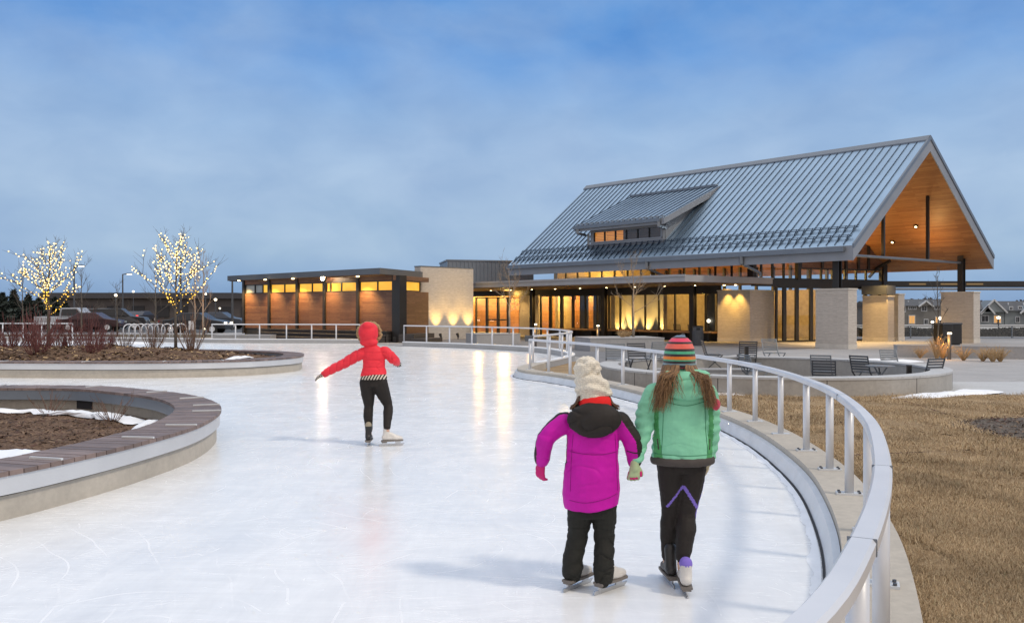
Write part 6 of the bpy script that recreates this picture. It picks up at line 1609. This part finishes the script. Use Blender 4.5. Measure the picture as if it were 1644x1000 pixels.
glove(k, (.242, .022, .715), (-.12, .0, -1), (.3, .95, 0), M['pink'], .9, .9, 1, 'mitten')

# ---------- skater in red
RX_, RY_ = -1.63, 10.35
r = thing('person', 'skater in hooded coral red jacket gliding with one arm stretched out', 'person', (RX_, RY_, 0), group='skaters on the ice')
SL, EL, WL_ = (-.135, 0, 1.085), (-.375, .02, .955), (-.600, .03, .838)
SR, ER, WR_ = (.115, 0, 1.10), (.215, .0, 1.015), (.245, .16, .965)
HL, KL, AL_ = (-.085, 0, .74), (-.075, .03, .45), (-.066, .0, .17)
HR, KR, AR_ = (.055, 0, .74), (.150, .05, .46), (.160, -.10, .22)
HC = (-.075, .03, 1.31)
b = MB(); TH = head(b, HC, 1.0, .15)
b.loft([(-.01, 0, .70, .11, .09), (-.01, 0, .82, .11, .09), (-.01, 0, .92, .10, .08), (-.015, 0, 1.05, .12, .08), (-.03, 0, 1.13, .09, .06), (-.05, 0, 1.19, .045, .045)], 16)
for h, kk, a in ((HL, KL, AL_), (HR, KR, AR_)): limb(b, [h, kk, a, (a[0], a[1]+.01, a[2]-.06)], [.07, .046, .034, .03])
for s_, e, w in ((SL, EL, WL_), (SR, ER, WR_)): limb(b, [s_, e, w], [.042, .034, .024]); b.ball(w, .026)
body = part('body', fuse(b, .009, 4), M['skin'], r); face(r, TH, 1.0, body)
b = MB()
limb(b, [HL, (-.082, .02, .6), KL, (-.078, .0, .34), AL_], [.098, .084, .056, .058, .042]); limb(b, [HR, (.098, .03, .6), KR, (.158, -.01, .35), AR_], [.098, .084, .056, .058, .042])
b.loft([(-.015, 0, .69, .13, .1), (-.015, 0, .76, .145, .105), (-.015, 0, .84, .13, .095)], 16)
part('leggings', fuse(b, .007, 4, cloth_wr(.0015, 30, .003, 12)), M['legging'], r)
skate(r, (-.066, .0, 0), .03, M['skateblack'], 1.0, 0, .10, cuff=M['skatetan']); skate(r, (.215, -.075, 0.0), -1.25, M['skatewhite'], 1.02, 0, .06)
b = MB()
b.loft([(-.01, 0, .775, .160, .125), (-.01, 0, .82, .158, .122), (-.008, 0, .90, .138, .105), (-.008, 0, .96, .130, .10), (-.01, 0, 1.04, .140, .10), (-.012, 0, 1.10, .138, .092), (-.03, 0, 1.15, .10, .078), (-.05, .0, 1.20, .068, .066)], 28)
limb(b, [SL, (-.25, .01, 1.03), EL, (-.49, .025, .90), WL_], [.070, .068, .062, .056, .046]); limb(b, [SR, (.17, .0, 1.065), ER, (.24, .08, .985), WR_], [.070, .066, .062, .056, .048])
quilt = lambda c: -.006*abs(math.sin(c.z*36))**14 if abs(c.x) < .15 else -.008*abs(math.sin(c.x*38))**12
part('jacket', fuse(b, .006, 3, cloth_wr(.002, 18, .003, 8, 9, quilt, .010, 6)), [M['redjacket'], M['stripewhite'], M['blackshell']], r, lambda c, n: (0 if c.z > .835 or abs(c.x) > .2 else (1 if ((c.x*1.0-(c.z-.78)*.55)*28) % 1 < .5 else 2)) if c.z < .835+.02*c.x/.15 else 0)
b = MB(); b.ball((HC[0], .0, 1.325), .118, 22, 14, rz=.135, ry=.125); b.ball((HC[0]+.01, -.02, 1.215), .105, 18, 10, rz=.06, ry=.085); b.ball((HC[0], -.06, 1.40), .07, 14, 9, rz=.06)
hd = part('hood', fuse(b, .0085, 4, cloth_wr(.003, 16, .008, 7, 4)), M['redjacket'], r)
b = MB(); rng = random.Random(4)
for i in range(90):
    t = 2*PI*i/90; b.ball((HC[0]+.128*math.sin(t)+rng.uniform(-.008, .008), .075+rng.uniform(-.03, .02), 1.315+.125*math.cos(t)), .026*rng.uniform(.7, 1.15), 6, 5)
part('fur_trim', fuse(b, .008, 1, lambda c, n: .010*noise.noise(c*60)), M['fur'], hd)
M['blackglove'] = M['blackshell']
zebra = lambda c, n: 1 if (c.x*45+c.z*20) % 1 < .4 else 0
glove(r, (-.612, .032, .83), (-.9, .05, -.42), (0, -.3, .9), None, 1.05, .35, 1, 'glove', zebra, [M['blackshell'], M['stripewhite']])
glove(r, (.248, .19, .958), (-.05, .95, -.2), (0, 0, 1), None, 1.05, .5, -1, 'glove', zebra, [M['blackshell'], M['stripewhite']])

# ------------------------------------------------------------------ dormant grass blades on the lawn near the railing
rs = np.random.default_rng(5)
def blades(name, n, dmin, dmax, xmax_px, L, W, zbase, seed):
    d = dmin+(dmax-dmin)*rs.random(n)**1.25; ko = np.array(offset(E_NEAR, .44)); o = np.argsort(ko[:, 1]); xk = np.interp(d, ko[o, 1], ko[o, 0]); xm = (xmax_px-CX_)/F_*d+.3
    x = xk+(np.maximum(xm-xk, 0))*rs.random(n); keep = (xm > xk) & ((x-RC[0])**2/(RX+.05)**2+(d-RC[1])**2/(RY+.05)**2 > 1) & (d < 15.6+.25*np.abs(x-8)) & (((x-7.35)/1.4)**2+((d-10.9)/1.6)**2 > 1)
    bare = np.sin(x*1.3+2*np.sin(d*.9))*np.sin(d*1.1+1.7*np.sin(x*.8+.5))+.35*np.sin(x*5.1+d*3.7); keep &= (bare < .62) | (rs.random(n) < .22)
    x, d = x[keep], d[keep]; n = len(x); a = rs.random(n)*2*np.pi; l = L*(.5+rs.random(n)); tilt = rs.random(n)**2*.95; l = l*(.75+.6*(np.sin(x*2.3+1.1*np.sin(d*1.7))*np.sin(d*1.9+np.sin(x*3.1)) > .15)); w = W*(.6+.8*rs.random(n)); sc = np.clip(d/6, 1, 2.2); w = w*sc
    dx, dy = np.cos(a), np.sin(a); z0 = zbase+rs.random(n)*.018
    p0 = np.stack([x-dy*w, d+dx*w, z0], 1); p1 = np.stack([x+dy*w, d-dx*w, z0], 1); mid = np.stack([x+dx*l*.55, d+dy*l*.55, z0+l*tilt*.7+.006], 1); p2 = np.stack([x+dx*l, d+dy*l, z0+l*tilt*.6], 1)
    m0 = mid+np.stack([-dy*w*.7, dx*w*.7, 0*w], 1); m1 = mid+np.stack([dy*w*.7, -dx*w*.7, 0*w], 1)
    vs = np.stack([p0, p1, m1, m0, p2], 1).reshape(-1, 3); me = bpy.data.meshes.new(name); i = np.arange(n)*5
    me.vertices.add(len(vs)); me.vertices.foreach_set('co', vs.ravel())
    loops = np.stack([i, i+1, i+2, i+3, i+3, i+2, i+4], 1).ravel(); me.loops.add(len(loops)); me.loops.foreach_set('vertex_index', loops)
    st = (np.arange(n)[:, None]*7+np.array([0, 4])).ravel(); me.polygons.add(2*n); me.polygons.foreach_set('loop_start', st)
    me.update(); me.validate()
    t = NT('dormant grass blade'); g_ = t.n('ShaderNodeNewGeometry'); big = t.noise(t.coord(), 1.1, 4, .6)
    c = t.ramp(g_.outputs['Random Per Island'], [(0, (.22, .15, .085)), (.35, (.36, .25, .14)), (.7, (.49, .355, .21)), (.93, (.60, .47, .31)), (1, (.28, .26, .15))])
    t.set(base=t.mix(1, c, t.ramp(big, [(.3, .60), (.5, .95), (.7, 1.22)]), 'MULTIPLY'), rough=.85, spec=.15); me.materials.append(t.m)
    ob = bpy.data.objects.new(name, me); COL.objects.link(ob); tag(ob, kind='stuff')
blades('dead_grass', 300000, 2.2, 9.0, 1680, .05, .0010, .05, 1)
blades('dead_grass', 150000, 8.0, 17.5, 1660, .055, .0011, .05, 2)

litter('lawn_litter', [(3.1, 3), (9, 3), (10, 15), (6.5, 14.5), (3.4, 13), (3.4, 9)]*3, lambda x, y, f: .085, 900, .022, 91, CH)
